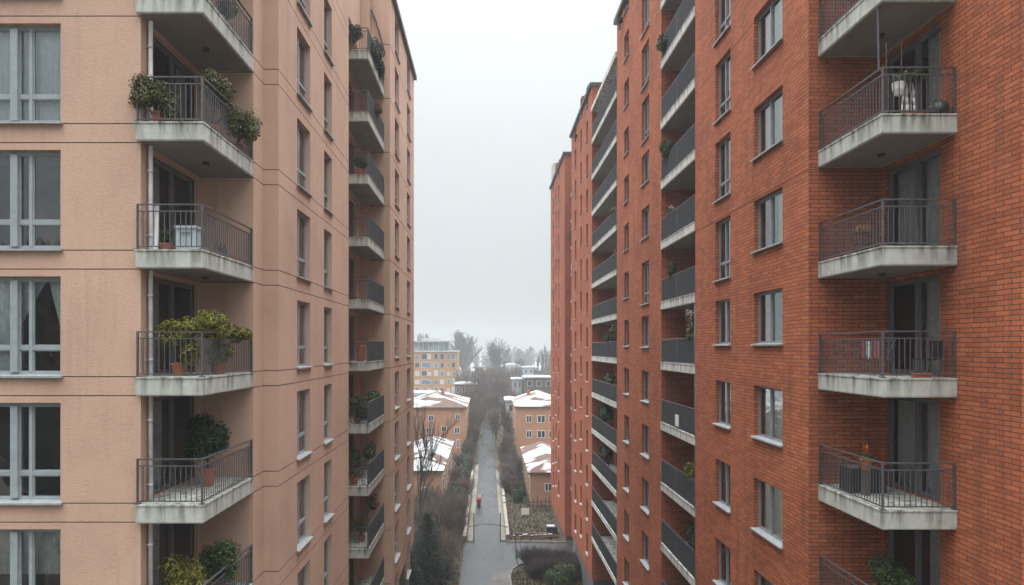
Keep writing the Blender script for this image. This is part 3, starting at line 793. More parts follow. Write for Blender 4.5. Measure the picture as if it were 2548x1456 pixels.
for i in range(5):
    x = -7.49 + i * 0.098; bm_.box(x, 16.42, f0 + 0.03, x + 0.09, 16.82, f0 + 0.56)
part('body', bm_, M['bin'], bn); part('lid', MB().box(-7.52, 16.39, f0 + 0.56, -6.98, 16.85, f0 + 0.62), M['bin'], bn)
part('handle', MB().box(-7.36, 16.385, f0 + 0.45, -7.14, 16.415, f0 + 0.475), M['frame_l'], bn)
bd = MB(); bd.bar((-7.98, 16.42, f0 + 0.03), (-8.1, 16.72, f0 + 1.15), 0.12, 0.03)
whole('board', bd, M['white'], Vector((-7.98, 16.42, f0)), 'white board leaning in the left corner of the balcony with the bin', 'board')
tb = MB()
for i in range(7): tb.tube([(-6.95 + 0.02 * sin(i * 2), 17.4 + i * 0.13, f0), (-6.95, 17.4 + i * 0.13, f0 + 0.32 + 0.1 * (i % 2))], 0.011, 5)
for i in range(3): tb.bar((-6.95, 17.38, f0 + 0.12 * (i + 1)), (-6.95, 18.25, f0 + 0.12 * (i + 1)), 0.014, 0.014)
whole('drying_rack', tb, M['rail'], Vector((-6.95, 17.8, f0)), 'low thin metal rack behind the side rail of the balcony with the bin', 'rack')
fm1 = F(-1)
potted('potted_shrub', (-7.55, 16.75, fm1), 'yellow green shrub standing behind the front rail, left of the pair on one balcony',
       [((-7.5, 16.6, fm1 + 1.08), (0.60, 0.40, 0.40), 3400, 0.03), ((-7.2, 16.6, fm1 + 0.55), (0.34, 0.3, 0.42), 1100, 0.028)], 'leaf_yellow', (0.2, 0.32), seed=20)
potted('potted_shrub', (-6.98, 17.7, fm1), 'wide yellow green shrub bulging over the side rail, right of the pair on one balcony',
       [((-6.9, 17.1, fm1 + 1.2), (0.45, 0.95, 0.46), 3800, 0.03), ((-6.75, 18.5, fm1 + 1.05), (0.32, 0.8, 0.32), 1700, 0.03), ((-6.95, 17.6, fm1 + 0.55), (0.3, 0.8, 0.45), 1500, 0.028)], 'leaf_yellow', (0.2, 0.32), seed=21)
fm2 = F(-2)
potted('potted_topiary', (-7.45, 18.2, fm2), 'dark clipped evergreen ball in a terracotta pot on the emptied left balcony',
       [((-7.5, 18.2, fm2 + 1.28), (0.68, 0.66, 0.66), 5200, 0.038)], 'leaf_dark', (0.2, 0.5), seed=30)
fm3 = F(-3)
potted('potted_shrub', (-7.5, 17.0, fm3), 'yellow green bush on the lowest left balcony at the bottom edge of the photo',
       [((-7.5, 16.9, fm3 + 1.0), (0.72, 0.55, 0.75), 4200, 0.03)], 'leaf_yellow', (0.22, 0.4), seed=31)
potted('potted_shrub', (-7.25, 18.2, fm3), 'dark green bush behind the yellow green one on the lowest left balcony',
       [((-7.1, 17.9, fm3 + 1.1), (0.6, 0.75, 0.85), 4600, 0.03)], 'leaf_green', (0.22, 0.4), seed=32)

# far salmon block balconies
def lf_plant(k, specs, mat, label, seed, pot=(0.18, 0.3)):
    b = specs[0][0]; f = F(k)
    return potted('potted_shrub', (min(b[0], -5.95), b[1], f), label, [((c[0], c[1], f + c[2]), r, n, 0.045) for c, r, n in specs], mat, pot, seed=seed)
lf_plant(4, [((-6.5, 33.1, 0.85), (0.55, 0.35, 0.6), 1400)], 'leaf_green', 'dark leafy plant filling the front of a high balcony on the far salmon block', 41)
lf_plant(4, [((-5.7, 34.6, 0.7), (0.4, 1.2, 0.85), 2400), ((-5.6, 36.0, 0.3), (0.3, 0.8, 0.7), 900)], 'leaf_dark', 'dark ivy like plant hanging over the slatted side of a high balcony, far salmon block', 42)
lf_plant(3, [((-5.68, 35.0, 0.85), (0.28, 0.7, 0.45), 900)], 'leaf_bronze', 'bronze plant over the slatted side, far salmon block, just under the ivy balcony', 43)
lf_plant(2, [((-6.15, 33.05, 0.55), (0.38, 0.3, 0.4), 900)], 'leaf_green', 'small green bush behind the front bars, far salmon block, two below the ivy balcony', 44)
lf_plant(-2, [((-6.35, 33.2, 1.1), (0.6, 0.35, 0.28), 1000), ((-5.95, 35.3, 1.2), (0.3, 1.8, 0.28), 1100), ((-6.1, 33.1, 0.5), (0.5, 0.25, 0.5), 700)], 'leaf_green', 'low green plants edging a whole railing, far salmon block, upper of three planted balconies', 45)
lf_plant(-3, [((-6.5, 33.4, 1.2), (0.5, 0.4, 0.6), 1300), ((-6.1, 35.6, 1.25), (0.35, 1.5, 0.5), 1300)], 'leaf_green', 'tall mixed green plants above the rail, far salmon block, middle of three planted balconies', 46)
lf_plant(-4, [((-6.3, 34.2, 0.9), (0.5, 0.6, 0.5), 1200), ((-6.15, 36.4, 1.5), (0.4, 0.9, 0.6), 1100)], 'leaf_bronze', 'brown and green plants crowding a balcony, far salmon block, lowest of three planted balconies', 47)
lf_plant(-5, [((-6.4, 33.6, 0.6), (0.5, 0.6, 0.5), 1000)], 'leaf_bronze', 'bronze bush on the lowest visible balcony of the far salmon block', 48)
for k, lab in ((-1, 'dark red bucket behind the front bars of an eye level balcony, far salmon block'),):
    whole('bucket', MB().lathe([(0.16, F(k)), (0.2, F(k) + 0.75), (0.22, F(k) + 0.75), (0.2, F(k) + 0.8)], -6.2, 33.3), M['terracotta'], Vector((-6.2, 33.3, F(k))), lab, 'bucket')

# near brick balconies: the things people keep there
f1 = F(1)
ps = thing('plant_stand', (9.62, 15.75, f1), 'plant draped with white cloth on an orange tray, upper right balcony', 'plant')
rn = random.Random(55); lb = MB(); leaf_cloud(lb, (9.72, 15.72, f1 + 0.9), (0.42, 0.22, 0.22), 700, 0.03, rn); part('foliage', lb, M['leaf_olive'], ps)
cl = MB()
for i, (xa, xb, zz) in enumerate(((9.60, 9.55, 0.86), (9.66, 9.68, 0.84), (9.74, 9.76, 0.88), (9.80, 9.86, 0.80))):
    for q in range(4):
        t0_, t1_ = q / 4, (q + 1) / 4
        cl.bar((xa + (xb - xa) * t0_, 15.74 + 0.015 * ((q + i) % 2), f1 + 0.1 + (zz - 0.1) * (1 - t0_)), (xa + (xb - xa) * t1_, 15.74 + 0.015 * ((q + i + 1) % 2), f1 + 0.1 + (zz - 0.1) * (1 - t1_)), 0.035 + 0.012 * q * (i % 2), 0.012)
part('cloth', cl, M['white'], ps, True)
part('tray', MB().box(9.45, 15.55, f1 + 0.003, 9.95, 15.9, f1 + 0.05), M['terracotta'], ps)
part('basket', MB().lathe([(0.08, f1 + 0.5), (0.13, f1 + 0.62), (0.14, f1 + 0.78)], 9.46, 15.72, 12), M['white'], ps)
sk = MB(); sk.lathe([(0.2, f1 + 0.003), (0.24, f1 + 0.12), (0.2, f1 + 0.28), (0.09, f1 + 0.36), (0.05, f1 + 0.36)], 10.36, 15.72, 12)
whole('sack', sk, M['black'], Vector((10.36, 15.72, f1)), 'black bulging sack in the right corner of the upper right balcony', 'sack', smooth=True)
pl = MB()
pl.tube([(9.02, 15.75, f1 + 1.07), (9.0, 15.76, F(2) - 0.46)], 0.022, 8); pl.box(8.97, 15.72, F(2) - 0.5, 9.07, 15.8, F(2) - 0.46)
whole('pole', pl, M['rail'], Vector((9.02, 15.75, f1)), 'grey steel pole from the rail corner to the slab above, upper right balcony', 'pole')
for i, (x, h) in enumerate(((9.25, 1.25), (9.6, 1.3))):
    whole('cane', MB().tube([(x, 15.85, f1 + 0.003), (x + 0.01, 15.86, f1 + 1.0 + h * 0.6)], 0.011, 6), M['timber'], Vector((x, 15.85, f1)),
          ('thin wooden cane beside the grey pole, upper right balcony', 'thin wooden cane farther from the grey pole, upper right balcony')[i], 'cane')
f0 = F(0)
wb = thing('wall_basket', (9.75, 17.6, f0), 'small wooden rack with an orange box seen through the side bars of a right balcony', 'rack')
rb = MB()
for z in (0.35, 0.62): rb.box(9.4, 17.3, f0 + z, 9.85, 17.7, f0 + z + 0.03)
for x in (9.41, 9.81):
    for y in (17.31, 17.66): rb.box(x, y, f0 + 0.003, x + 0.035, y + 0.035, f0 + 0.75)
part('shelf', rb, M['timber'], wb); part('box', MB().box(9.5, 17.36, f0 + 0.65, 9.75, 17.6, f0 + 0.82), M['amber'], wb)
fm1 = F(-1)
ch = thing('folding_chair', (10.2, 15.85, fm1), 'black folding chair on the right balcony just below eye level', 'chair')
part('seat', MB().box(10.0, 15.7, fm1 + 0.40, 10.42, 16.1, fm1 + 0.44), M['black'], ch)
part('backrest', MB().box(10.42, 15.7, fm1 + 0.45, 10.46, 16.1, fm1 + 0.85), M['black'], ch)
for x, y in ((10.01, 15.71), (10.40, 15.71), (10.01, 16.07), (10.40, 16.07)):
    part('leg', MB().tube([(x, y, fm1 + 0.003), (x + 0.02, y, fm1 + 0.40)], 0.014, 6), M['rail'], ch)
bx = thing('toolbox', (9.95, 15.62, fm1), 'dark red toolbox lying in front of the black folding chair', 'box')
part('body', MB().box(9.72, 15.55, fm1 + 0.003, 10.1, 15.68, fm1 + 0.11), M['terracotta'], bx); part('handle', MB().tube([(9.84, 15.62, fm1 + 0.11), (9.84, 15.62, fm1 + 0.15), (9.98, 15.62, fm1 + 0.15), (9.98, 15.62, fm1 + 0.11)], 0.01, 6), M['black'], bx)
rk = thing('clothes_rack', (9.35, 16.2, fm1), 'clothes rack with pink washing behind the side bars of the chair balcony', 'rack')
rr = MB()
for z in (0.75, 0.85): rr.tube([(9.2, 15.9, fm1 + z), (9.2, 16.9, fm1 + z)], 0.009, 6); rr.tube([(9.5, 15.9, fm1 + z), (9.5, 16.9, fm1 + z)], 0.009, 6)
for y in (15.95, 16.85): rr.tube([(9.15, y, fm1 + 0.003), (9.5, y, fm1 + 0.86)], 0.01, 6); rr.tube([(9.55, y, fm1 + 0.003), (9.2, y, fm1 + 0.86)], 0.01, 6)
part('frame', rr, M['rail'], rk)
for y0_, y1_, m_ in ((16.05, 16.3, 'pink'), (16.4, 16.6, 'white'), (16.66, 16.8, 'pink')):
    cmb = MB(); n = 6
    for i in range(n):
        a, b = y0_ + (y1_ - y0_) * i / n, y0_ + (y1_ - y0_) * (i + 1) / n
        cmb.box(9.195 + 0.006 * (i % 2), a, fm1 + 0.42 + 0.03 * (i % 3), 9.21 + 0.006 * (i % 2), b, fm1 + 0.85)
    part('garment', cmb, M[m_], rk)
fm2 = F(-2)
potted('planter', (9.45, 17.1, fm2), 'orange leaved bromeliad in an amber pot raised above the black planter box', [((9.45, 17.0, fm2 + 0.95), (0.18, 0.2, 0.12), 240, 0.035)], 'leaf_olive', None, seed=60, stem=False, trough=None)
pp = [o for o in COL.objects if o.name.startswith('planter') and o.parent is None][-1]
part('pot', pot_mb(MB(), 9.45, 17.05, fm2 + 0.64, 0.15, 0.28), M['amber'], pp)
part('stand', MB().box(9.38, 16.98, fm2 + 0.003, 9.52, 17.12, fm2 + 0.64), M['timber'], pp)
ol = MB(); rn = random.Random(4)
for i in range(15):
    a = rn.random() * 2 * pi; r = 0.2 + 0.16 * rn.random(); h = 0.26 + 0.24 * rn.random()
    b0 = Vector((9.45, 17.05, fm2 + 0.92)); tip = b0 + Vector((cos(a) * r, sin(a) * r, h)); mid = b0 + Vector((cos(a) * r * 0.4, sin(a) * r * 0.4, h * 0.75))
    sd_ = Vector((-sin(a), cos(a), 0)) * 0.035
    ol.face([b0, mid + sd_, tip, mid - sd_])
part('leaf_rosette', ol, M['orange_leaf'], pp)
bxp = thing('planter_box', (9.3, 16.9, fm2), 'black ribbed planter box against the brick behind the orange bromeliad', 'planter')
bb = MB().box(9.2, 17.3, fm2 + 0.003, 10.1, 17.85, fm2 + 0.62)
for i in range(8): bb.box(9.22 + i * 0.11, 17.27, fm2 + 0.03, 9.28 + i * 0.11, 17.3, fm2 + 0.6)
part('box', bb, M['black'], bxp)
part('soil', MB().box(9.25, 17.35, fm2 + 0.62, 10.05, 17.8, fm2 + 0.64), M['timber'], bxp)
fm3 = F(-3)
potted('potted_hedge', (9.85, 16.8, fm3), 'green hedge plant on the lowest right balcony at the bottom edge of the photo', [((9.8, 16.6, fm3 + 1.15), (0.55, 0.75, 0.5), 4200, 0.032)], 'leaf_green', (0.24, 0.5), seed=66)

# loggia and long balcony plants of the brick blocks
def rail_plant(k, y, dz, r, n, mat, label, seed, x=8.78, size=0.05, group=None):
    f = F(k)
    return potted('balcony_plant', (x + 0.28, y, f), label, [((x, y, f + dz), r, n, size)], mat, (0.17, 0.34), seed=seed, group=group)
rail_plant(4, 33.4, 0.55, (0.35, 0.6, 0.55), 1200, 'leaf_green', 'green plant poking out beside the highest slatted loggia panel of the near brick block', 71, 8.62)
rail_plant(2, 33.1, 1.35, (0.42, 0.6, 0.55), 1600, 'leaf_green', 'round green bush on a loggia rail end, two floors under the highest planted loggia', 72, 8.66)
rail_plant(1, 32.9, 1.3, (0.25, 0.7, 0.3), 500, 'leaf_dry', 'dry straw coloured plant topping a loggia rail, between two green bushes', 73)
rail_plant(0, 32.5, 1.4, (0.3, 0.42, 0.42), 1100, 'leaf_green', 'small round shrub above a loggia rail at eye level upper floor, near brick block', 74)
rail_plant(-1, 29.3, 1.3, (0.28, 0.4, 0.32), 800, 'leaf_yellow', 'yellow green plant at the near end of the eye level loggia rail', 75)
rail_plant(-3, 29.6, 1.35, (0.25, 0.35, 0.5), 800, 'leaf_yellow', 'pointed yellowish shrub at the near end of a low loggia, near brick block', 76)
rail_plant(-4, 30.2, 1.3, (0.4, 1.0, 0.7), 2600, 'leaf_dark', 'large dark bush with dry stems swelling over a low loggia rail, near brick block', 77, 9.1)
rail_plant(-5, 29.8, 1.2, (0.4, 1.0, 0.6), 1800, 'leaf_green', 'green bush on the lowest visible loggia of the near brick block', 78, 9.1)
hb = thing('hanging_plant', (8.72, 29.3, F(0) - 0.45), 'dry pale plant hanging under the slab of an eye level loggia', 'plant'); rn = random.Random(79)
lb = MB(); leaf_cloud(lb, (8.72, 29.25, F(0) - 1.05), (0.3, 0.55, 0.55), 900, 0.05, rn); leaf_cloud(lb, (8.7, 29.3, F(0) - 1.65), (0.16, 0.3, 0.4), 300, 0.05, rn)
part('foliage', lb, M['leaf_dry'], hb); part('hook', MB().tube([(8.72, 29.3, F(0) - 0.41), (8.72, 29.3, F(0) - 0.8)], 0.012, 5), M['black'], hb)
wc = MB()
for i in range(5): wc.box(8.62 - 0.012 * (i % 2), 30.9 + i * 0.1, F(-2) + 0.1 + 0.05 * (i % 2), 8.66 - 0.012 * (i % 2), 31.0 + i * 0.1, F(-2) + 0.62)
whole('cloth', wc, M['white'], Vector((8.64, 31.1, F(-2) + 0.6)), 'small white cloth hung on the outside of a slatted loggia', 'cloth')
rail_plant(-1, 48.0, 1.75, (0.45, 1.3, 0.9), 2600, 'leaf_bronze', 'large brown green bush on an eye level long balcony of the middle brick block', 81, 9.0, 0.07)
rail_plant(-1, 51.6, 1.5, (0.35, 0.9, 0.6), 1200, 'leaf_green', 'smaller green bush beyond the large brown one on the long balcony, middle brick block', 82, 9.0, 0.07)
rail_plant(-2, 50.5, 1.35, (0.4, 1.6, 0.5), 1600, 'leaf_green', 'green bush over a cluttered long balcony just below eye level, middle brick block', 83, 9.0, 0.07)
rail_plant(-3, 53.0, 1.6, (0.55, 1.7, 0.8), 2600, 'leaf_dark', 'big dark evergreen bush on a long balcony, middle brick block, third below eye level', 84, 9.1, 0.07)
rail_plant(-4, 52.5, 1.5, (0.5, 1.8, 0.75), 1800, 'leaf_dark', 'dark evergreen bush one balcony under the biggest dark one, middle brick block', 85, 9.1, 0.07)
rail_plant(2, 47.5, 1.15, (0.3, 0.8, 0.25), 500, 'leaf_bronze', 'brown plant topping a long balcony rail above eye level, middle brick block', 86, 8.8, 0.06)
rail_plant(1, 47.2, 1.3, (0.3, 0.5, 0.35), 500, 'leaf_bronze', 'small bronze plant beside the near brick wall on a long balcony, second above eye level', 87, 8.9, 0.06)
rail_plant(3, 75.4, 1.0, (0.4, 1.0, 0.8), 700, 'leaf_green', 'green creeper on a high corner balcony of the farthest brick block', 88, 9.4, 0.09)
for i, (k, lab) in enumerate(((2, 'pale cloth hanging over a high balcony of the farthest brick block'), (0, 'blue grey cloth hanging over an eye level balcony of the farthest brick block'), (-2, 'pale blue cloth hanging low on the farthest brick block'))):
    whole('cloth', MB().box(9.31, 74.9, F(k) + 0.15, 9.345, 76.0, F(k) + 1.02), M[('white', 'bin', 'bluecloth')[i]], Vector((9.33, 75.4, F(k) + 1)), lab, 'cloth')

# ------------------------------------------------------------------ ground, street, lane
def ground_mat():
    m, t, b, o = newmat('winter ground')
    n = noise(t, coords(t), 0.35, 8, 0.7); n2 = noise(t, coords(t), 2.6, 6, 0.7)
    c = ramp(t, n, [(0.32, (0.030, 0.033, 0.014)), (0.5, (0.058, 0.044, 0.027)), (0.7, (0.085, 0.066, 0.043))])
    c = mixc(t, 1.0, c, ramp(t, n2, [(0.3, (0.6, 0.6, 0.6)), (0.7, (1.25, 1.25, 1.25))]), 'MULTIPLY')
    sep = N(t, 'ShaderNodeSeparateXYZ'); t.links.new(coords(t), sep.inputs[0])
    sn = noise(t, coords(t), 0.09, 6, 0.65)
    far = N(t, 'ShaderNodeMapRange'); t.links.new(sep.outputs[1], far.inputs[0]); far.inputs[1].default_value = 110; far.inputs[2].default_value = 260; far.inputs[3].default_value = -0.16; far.inputs[4].default_value = 0.16
    a = N(t, 'ShaderNodeMath', operation='ADD'); t.links.new(sn, a.inputs[0]); t.links.new(far.outputs[0], a.inputs[1])
    c = mixc(t, ramp(t, a.outputs[0], [(0.62, 0.0), (0.67, 1.0)]), c, (0.58, 0.61, 0.63))
    t.links.new(c, b.inputs['Base Color']); b.inputs['Roughness'].default_value = 0.95
    bump(t, b, n2, 0.6, 0.1)
    return m
def asphalt_mat():
    m, t, b, o = newmat('wet asphalt')
    n = noise(t, coords(t), 0.5, 6, 0.65); n2 = noise(t, coords(t), 9, 4, 0.7)
    tr = noise(t, coords(t, (1.4, 0.05, 1)), 1.0, 4, 0.6)
    c = ramp(t, n, [(0.3, (0.026, 0.029, 0.032)), (0.7, (0.050, 0.055, 0.059))])
    c = mixc(t, ramp(t, tr, [(0.5, 0.0), (0.72, 0.55)]), c, (0.026, 0.029, 0.032))
    c = mixc(t, 1.0, c, ramp(t, n2, [(0.3, (0.85, 0.85, 0.85)), (0.7, (1.12, 1.12, 1.12))]), 'MULTIPLY')
    cr = N(t, 'ShaderNodeTexVoronoi', feature='DISTANCE_TO_EDGE'); cr.inputs['Scale'].default_value = 0.22
    t.links.new(coords(t), cr.inputs['Vector'])
    c = mixc(t, ramp(t, cr.outputs[0], [(0.0, 0.75), (0.012, 0.0)]), c, (0.05, 0.05, 0.052))
    t.links.new(c, b.inputs['Base Color'])
    t.links.new(ramp(t, n, [(0.35, 0.26), (0.65, 0.5)]), b.inputs['Roughness'])
    bump(t, b, n2, 0.15, 0.02)
    return m
M['ground'] = ground_mat(); M['asphalt'] = asphalt_mat()
def strip(z, pts): return [(x, y, z) for x, y in pts]
gmb = MB(); gmb.face([(-700, -120, 0), (700, -120, 0), (700, 1500, 0), (-700, 1500, 0)]); struct('ground', gmb, M['ground'])
rb = MB()
rb.face(strip(0.02, [(-2.6, 30), (2.1, 30), (2.1, 66.0), (2.4, 67.6), (3.1, 69.0), (4.2, 69.9), (14, 70.9), (14, 76.6), (2.4, 77.2), (1.45, 77.2), (-1.55, 77.2), (-2.6, 77.2)]))
struct('street', rb, M['asphalt'])
ln = MB(); prev = None
for i in range(34):
    y = 77.2 + i * 6.5
    w = 0.25 * sin(i * 0.5) * min(1, i / 10)
    if prev: ln.face([(-1.62 + prev[1], prev[0], 0.018), (1.5 + prev[1], prev[0], 0.018), (1.5 + w, y, 0.018), (-1.62 + w, y, 0.018)])
    prev = (y, w)
struct('lane', ln, M['asphalt'])
pv = MB()
pv.box(-2.3, 77.3, 0.0, -1.6, 128, 0.13); struct('pavement_left', pv, M['stone'])
pv = MB(); pv.box(1.48, 77.6, 0.0, 2.1, 122, 0.13); struct('pavement_right', pv, M['stone'])
kb = MB()
kp = [(2.1, 50), (2.1, 66.0), (2.4, 67.6), (3.1, 69.0), (4.2, 69.9), (10.4, 70.65)]
for a, b in zip(kp, kp[1:]): kb.bar((a[0] + 0.09, a[1], 0.07), (b[0] + 0.05, b[1] - 0.06, 0.07), 0.18, 0.15)
kq = [(2.15, 77.3), (2.9, 77.05), (10.7, 76.75)]
for a, b in zip(kq, kq[1:]): kb.bar((a[0], a[1] + 0.12, 0.07), (b[0], b[1] + 0.12, 0.07), 0.2, 0.15)
struct('kerb', kb, M['stone'])
mb = MB(); mb.face(strip(0.026, [(0.3, 62), (2.0, 62), (2.05, 66.2), (2.3, 67.6), (1.0, 67.0), (0.4, 65.2)])); struct('worn_patch', mb, M['plinth'])

def low_wall(x, y0, y1, label, seed):
    rn = random.Random(seed); t = thing('low_wall', (x, y0, 0.0), label, 'wall'); b = MB(); c = MB(); y = y0
    while y < y1:
        L = rn.uniform(1.6, 3.4); h = 0.5 + rn.uniform(-0.06, 0.08)
        b.box(x - 0.14 + rn.uniform(-.015, .015), y, 0, x + 0.14, y + L - 0.03, h); c.box(x - 0.2, y + 0.01, h, x + 0.2, y + L - 0.04, h + 0.08 + rn.uniform(0, .03)); y += L
    part('wall', b, M['stone'], t); part('coping', c, M['stone_pale'], t)
low_wall(-2.62, 77.4, 132, 'low pale stone wall along the left side of the lane', 1)
low_wall(2.32, 78.0, 120, 'low pale stone wall along the right side of the lane', 2)
gp = thing('barrier_gate', (0, 77.6, 0), 'thin arched black barrier with two tall posts across the lane mouth', 'barrier')
for x in (-1.55, 1.45):
    part('post', MB().tube([(x, 77.6, 0), (x, 77.6, 3.1)], 0.055, 8).lathe([(0.09, 3.1), (0.09, 3.16), (0.03, 3.2)], x, 77.6, 8), M['black'], gp)
arc = [(-2.2 + 4.5 * i / 14, 77.6, 1.62 + 0.32 * sin(pi * i / 14)) for i in range(15)]
part('bar', MB().tube(arc, 0.045, 6), M['black'], gp, True)
lp = thing('leaning_post', (3.25, 62.5, 0.1), 'slim dark post leaning left with a small green sign beside the kerb', 'post')
part('pole', MB().tube([(3.25, 62.5, 0.0), (2.75, 64.0, 2.1), (2.6, 65.2, 4.3)], [0.06, 0.05, 0.035], 7), M['black'], lp)
part('sign', MB().box(2.62, 64.0, 2.2, 2.82, 64.05, 2.75), M['sign_green'], lp)

sc = thing('scooter', (-1.15, 94.5, 0.02), 'red motor scooter with a top box parked at the left edge of the lane', 'scooter')
def wheel(y):
    w = link('wheel', MB().tube([(-0.05, 0, 0), (0.05, 0, 0)], 0.21, 16).mesh('wheel', M['rubber']), sc, (0, y, 0.21))
    link('rim', MB().tube([(-0.06, 0, 0), (0.06, 0, 0)], 0.11, 12).mesh('rim', M['chrome']), w)
wheel(-0.62); wheel(0.66)
sx = Vector((-1.15, 94.5, 0.02))
def scp(name, mb, mat, sm=False): return link(name, mb.mesh(name, M[mat], sm), sc)
scp('body', MB().box(-0.2, -0.85, 0.38, 0.2, -0.1, 0.78).box(-0.16, -0.1, 0.22, 0.16, 0.35, 0.30).tube([(0, -0.92, 0.52), (0, -0.5, 0.6)], [0.12, 0.22], 10), 'red')
scp('front_shield', MB().box(-0.24, 0.35, 0.28, 0.24, 0.46, 1.02).tube([(0, 0.5, 0.25), (0, 0.64, 0.22)], [0.14, 0.1], 8), 'red')
scp('mudguard', MB().box(-0.12, -1.0, 0.12, 0.12, -0.86, 0.5).box(-0.2, -0.85, 0.16, 0.2, -0.35, 0.38), 'black')
scp('seat', MB().box(-0.17, -0.7, 0.78, 0.17, 0.0, 0.88), 'black')
scp('top_box', MB().box(-0.27, -1.12, 0.82, 0.27, -0.66, 1.2).box(-0.28, -1.13, 1.06, 0.28, -0.65, 1.1), 'red')
scp('windshield', MB().box(-0.22, 0.44, 1.02, 0.22, 0.47, 1.45), 'white')
scp('handlebar', MB().tube([(-0.38, 0.3, 1.12), (0, 0.42, 1.05), (0.38, 0.3, 1.12)], 0.025, 6), 'black')
for s in (-1, 1): scp('mirror', MB().tube([(0.26 * s, 0.36, 1.1), (0.36 * s, 0.36, 1.36)], 0.012, 5).box(0.3 * s - 0.06, 0.34, 1.34, 0.3 * s + 0.1 * s, 0.37, 1.44), 'black')
scp('tail_light', MB().box(-0.1, -0.93, 0.6, 0.1, -0.86, 0.68), 'terracotta')
sc.rotation_euler = (0, 0, R(-4)); sc.scale = (1.08, 1.08, 1.08)

# ------------------------------------------------------------------ houses and far buildings
def house(name, label, x0, x1, y0, y1, h, rise, wallm, roofm, wins, cat='house', ridge='y', over=0.35, side=(), sidem=None, sideface=None, chimney=None, hip=True, snowdir=None):
    t = thing(name, ((x0 + x1) / 2, (y0 + y1) / 2, 0), label, cat)
    w = MB(); pts = [(x0, y0), (x1, y0), (x1, y1), (x0, y1), (x0, y0)]
    for a, b in zip(pts, pts[1:]): wall(w, a, b, 0, h)
    part('wall', w, M[wallm], t)
    r = MB(); a0, a1, b0, b1 = x0 - over, x1 + over, y0 - over, y1 + over; e = h
    cx, cy = (a0 + a1) / 2, (b0 + b1) / 2
    half = min(a1 - a0, b1 - b0) / 2 * (0.9 if hip else 0.001)
    if ridge == 'y': p, q = Vector((cx, b0 + half, e + rise)), Vector((cx, b1 - half, e + rise))
    else: p, q = Vector((a0 + half, cy, e + rise)), Vector((a1 - half, cy, e + rise))
    A, B, C, D = (a0, b0, e + .12), (a1, b0, e + .12), (a1, b1, e + .12), (a0, b1, e + .12)
    if ridge == 'y': fs = [(A, B, p), (B, C, q, p), (C, D, q), (D, A, p, q)]
    else: fs = [(A, B, q, p), (B, C, q), (C, D, p, q), (D, A, p)]
    for f_ in fs: r.face(f_)
    part('roof', r, M[roofm], t)
    part('eaves', MB().box(a0, b0, e - 0.1, a1, b1, e + 0.118), M['timber'], t)
    fmesh = {}
    for (wx, wz, ww, wh) in wins:
        f = MB().box(wx, y0 - 0.06, wz, wx + ww, y0 + 0.02, wz + 0.1).box(wx, y0 - 0.06, wz + wh - 0.1, wx + ww, y0 + 0.02, wz + wh)
        f.box(wx, y0 - 0.06, wz + 0.1, wx + 0.1, y0 + 0.02, wz + wh - 0.1).box(wx + ww - 0.1, y0 - 0.06, wz + 0.1, wx + ww, y0 + 0.02, wz + wh - 0.1)
        f.box(wx + ww / 2 - 0.05, y0 - 0.05, wz + 0.1, wx + ww / 2 + 0.05, y0 + 0.02, wz + wh - 0.1)
        fo = part('window', f, M['white_frame'], t)
        part('pane', MB().box(wx + 0.1, y0 - 0.02, wz + 0.1, wx + ww - 0.1, y0 + 0.01, wz + wh - 0.1), M['dark_pane'], fo)
    if sideface is not None:
        s = 1 if sideface == x1 else -1
        for (wy, wz, ww, wh) in side:
            f = MB().box(sideface - 0.02 * s, wy, wz, sideface + 0.05 * s, wy + ww, wz + wh)
            fo = part('window', f, M['white_frame'], t)
            part('pane', MB().box(sideface + 0.02 * s, wy + 0.12, wz + 0.12, sideface + 0.06 * s, wy + ww - 0.12, wz + wh - 0.12), M['dark_pane'], fo)
    if chimney:
        cx_, cy_, ch_ = chimney
        part('chimney', MB().box(cx_ - .3, cy_ - .3, h + 0.3, cx_ + .3, cy_ + .3, h + rise + ch_), M['terracotta'], t)
    return t
Yh = 136
house('house', 'orange house right of the lane with rows of white windows and a snowy roof', 5.75, 16.5, Yh, 158, 10.2, 2.3, 'house', 'roof_a',
      [(x, z, 1.15 if i != 1 else 1.6, 1.5) for z in (7.0, 4.0) for i, x in enumerate((7.7, 9.9, 12.2))] + [(9.9, 1.3, 1.0, 1.7)],
      side=[(y, z, 1.2, 1.5) for y in (139, 144, 149) for z in (6.9, 3.9)], sideface=5.75, chimney=(9.0, 150, 0.3))
house('house', 'brown and orange house left of the lane with a broad snowy roof and few windows', -17.5, -4.35, Yh, 160, 10.0, 2.4, 'house', 'roof_b',
      [(-6.4, 7.6, 0.95, 1.2), (-9.2, 5.2, 1.1, 1.2), (-6.6, 4.9, 1.1, 1.3), (-9.4, 2.2, 1.2, 1.2), (-6.2, 2.0, 0.7, 1.7), (-11.8, 7.4, 1.1, 1.1), (-12.2, 4.9, 1.1, 1.1)],
      side=[(y, z, 1.2, 1.5) for y in (139, 145, 151) for z in (6.9, 3.9)], sideface=-4.35, chimney=(-9.5, 146, 0.5))
house('small_house', 'small tan house with one white framed window and snowy roof, right of the lane', 6.0, 12.2, 95.5, 119, 4.5, 1.5, 'house_b', 'roof_b',
      [(8.0, 1.9, 1.0, 1.15)], side=[(y, 1.3, 1.2, 2.2) for y in (97.5, 101, 105, 109, 113)], sideface=6.0)
house('small_house', 'low house with a smooth snowy roof and dark side windows, left of the lane', -12.5, -6.3, 93, 122, 5.2, 1.4, 'house_b', 'roof_a',
      [(-9.0, 1.8, 1.0, 1.2)], side=[(y, 1.6, 1.2, 2.0) for y in (95.5, 99.5, 103.5, 107.5, 111.5, 115.5)], sideface=-6.3)
Yo = 255
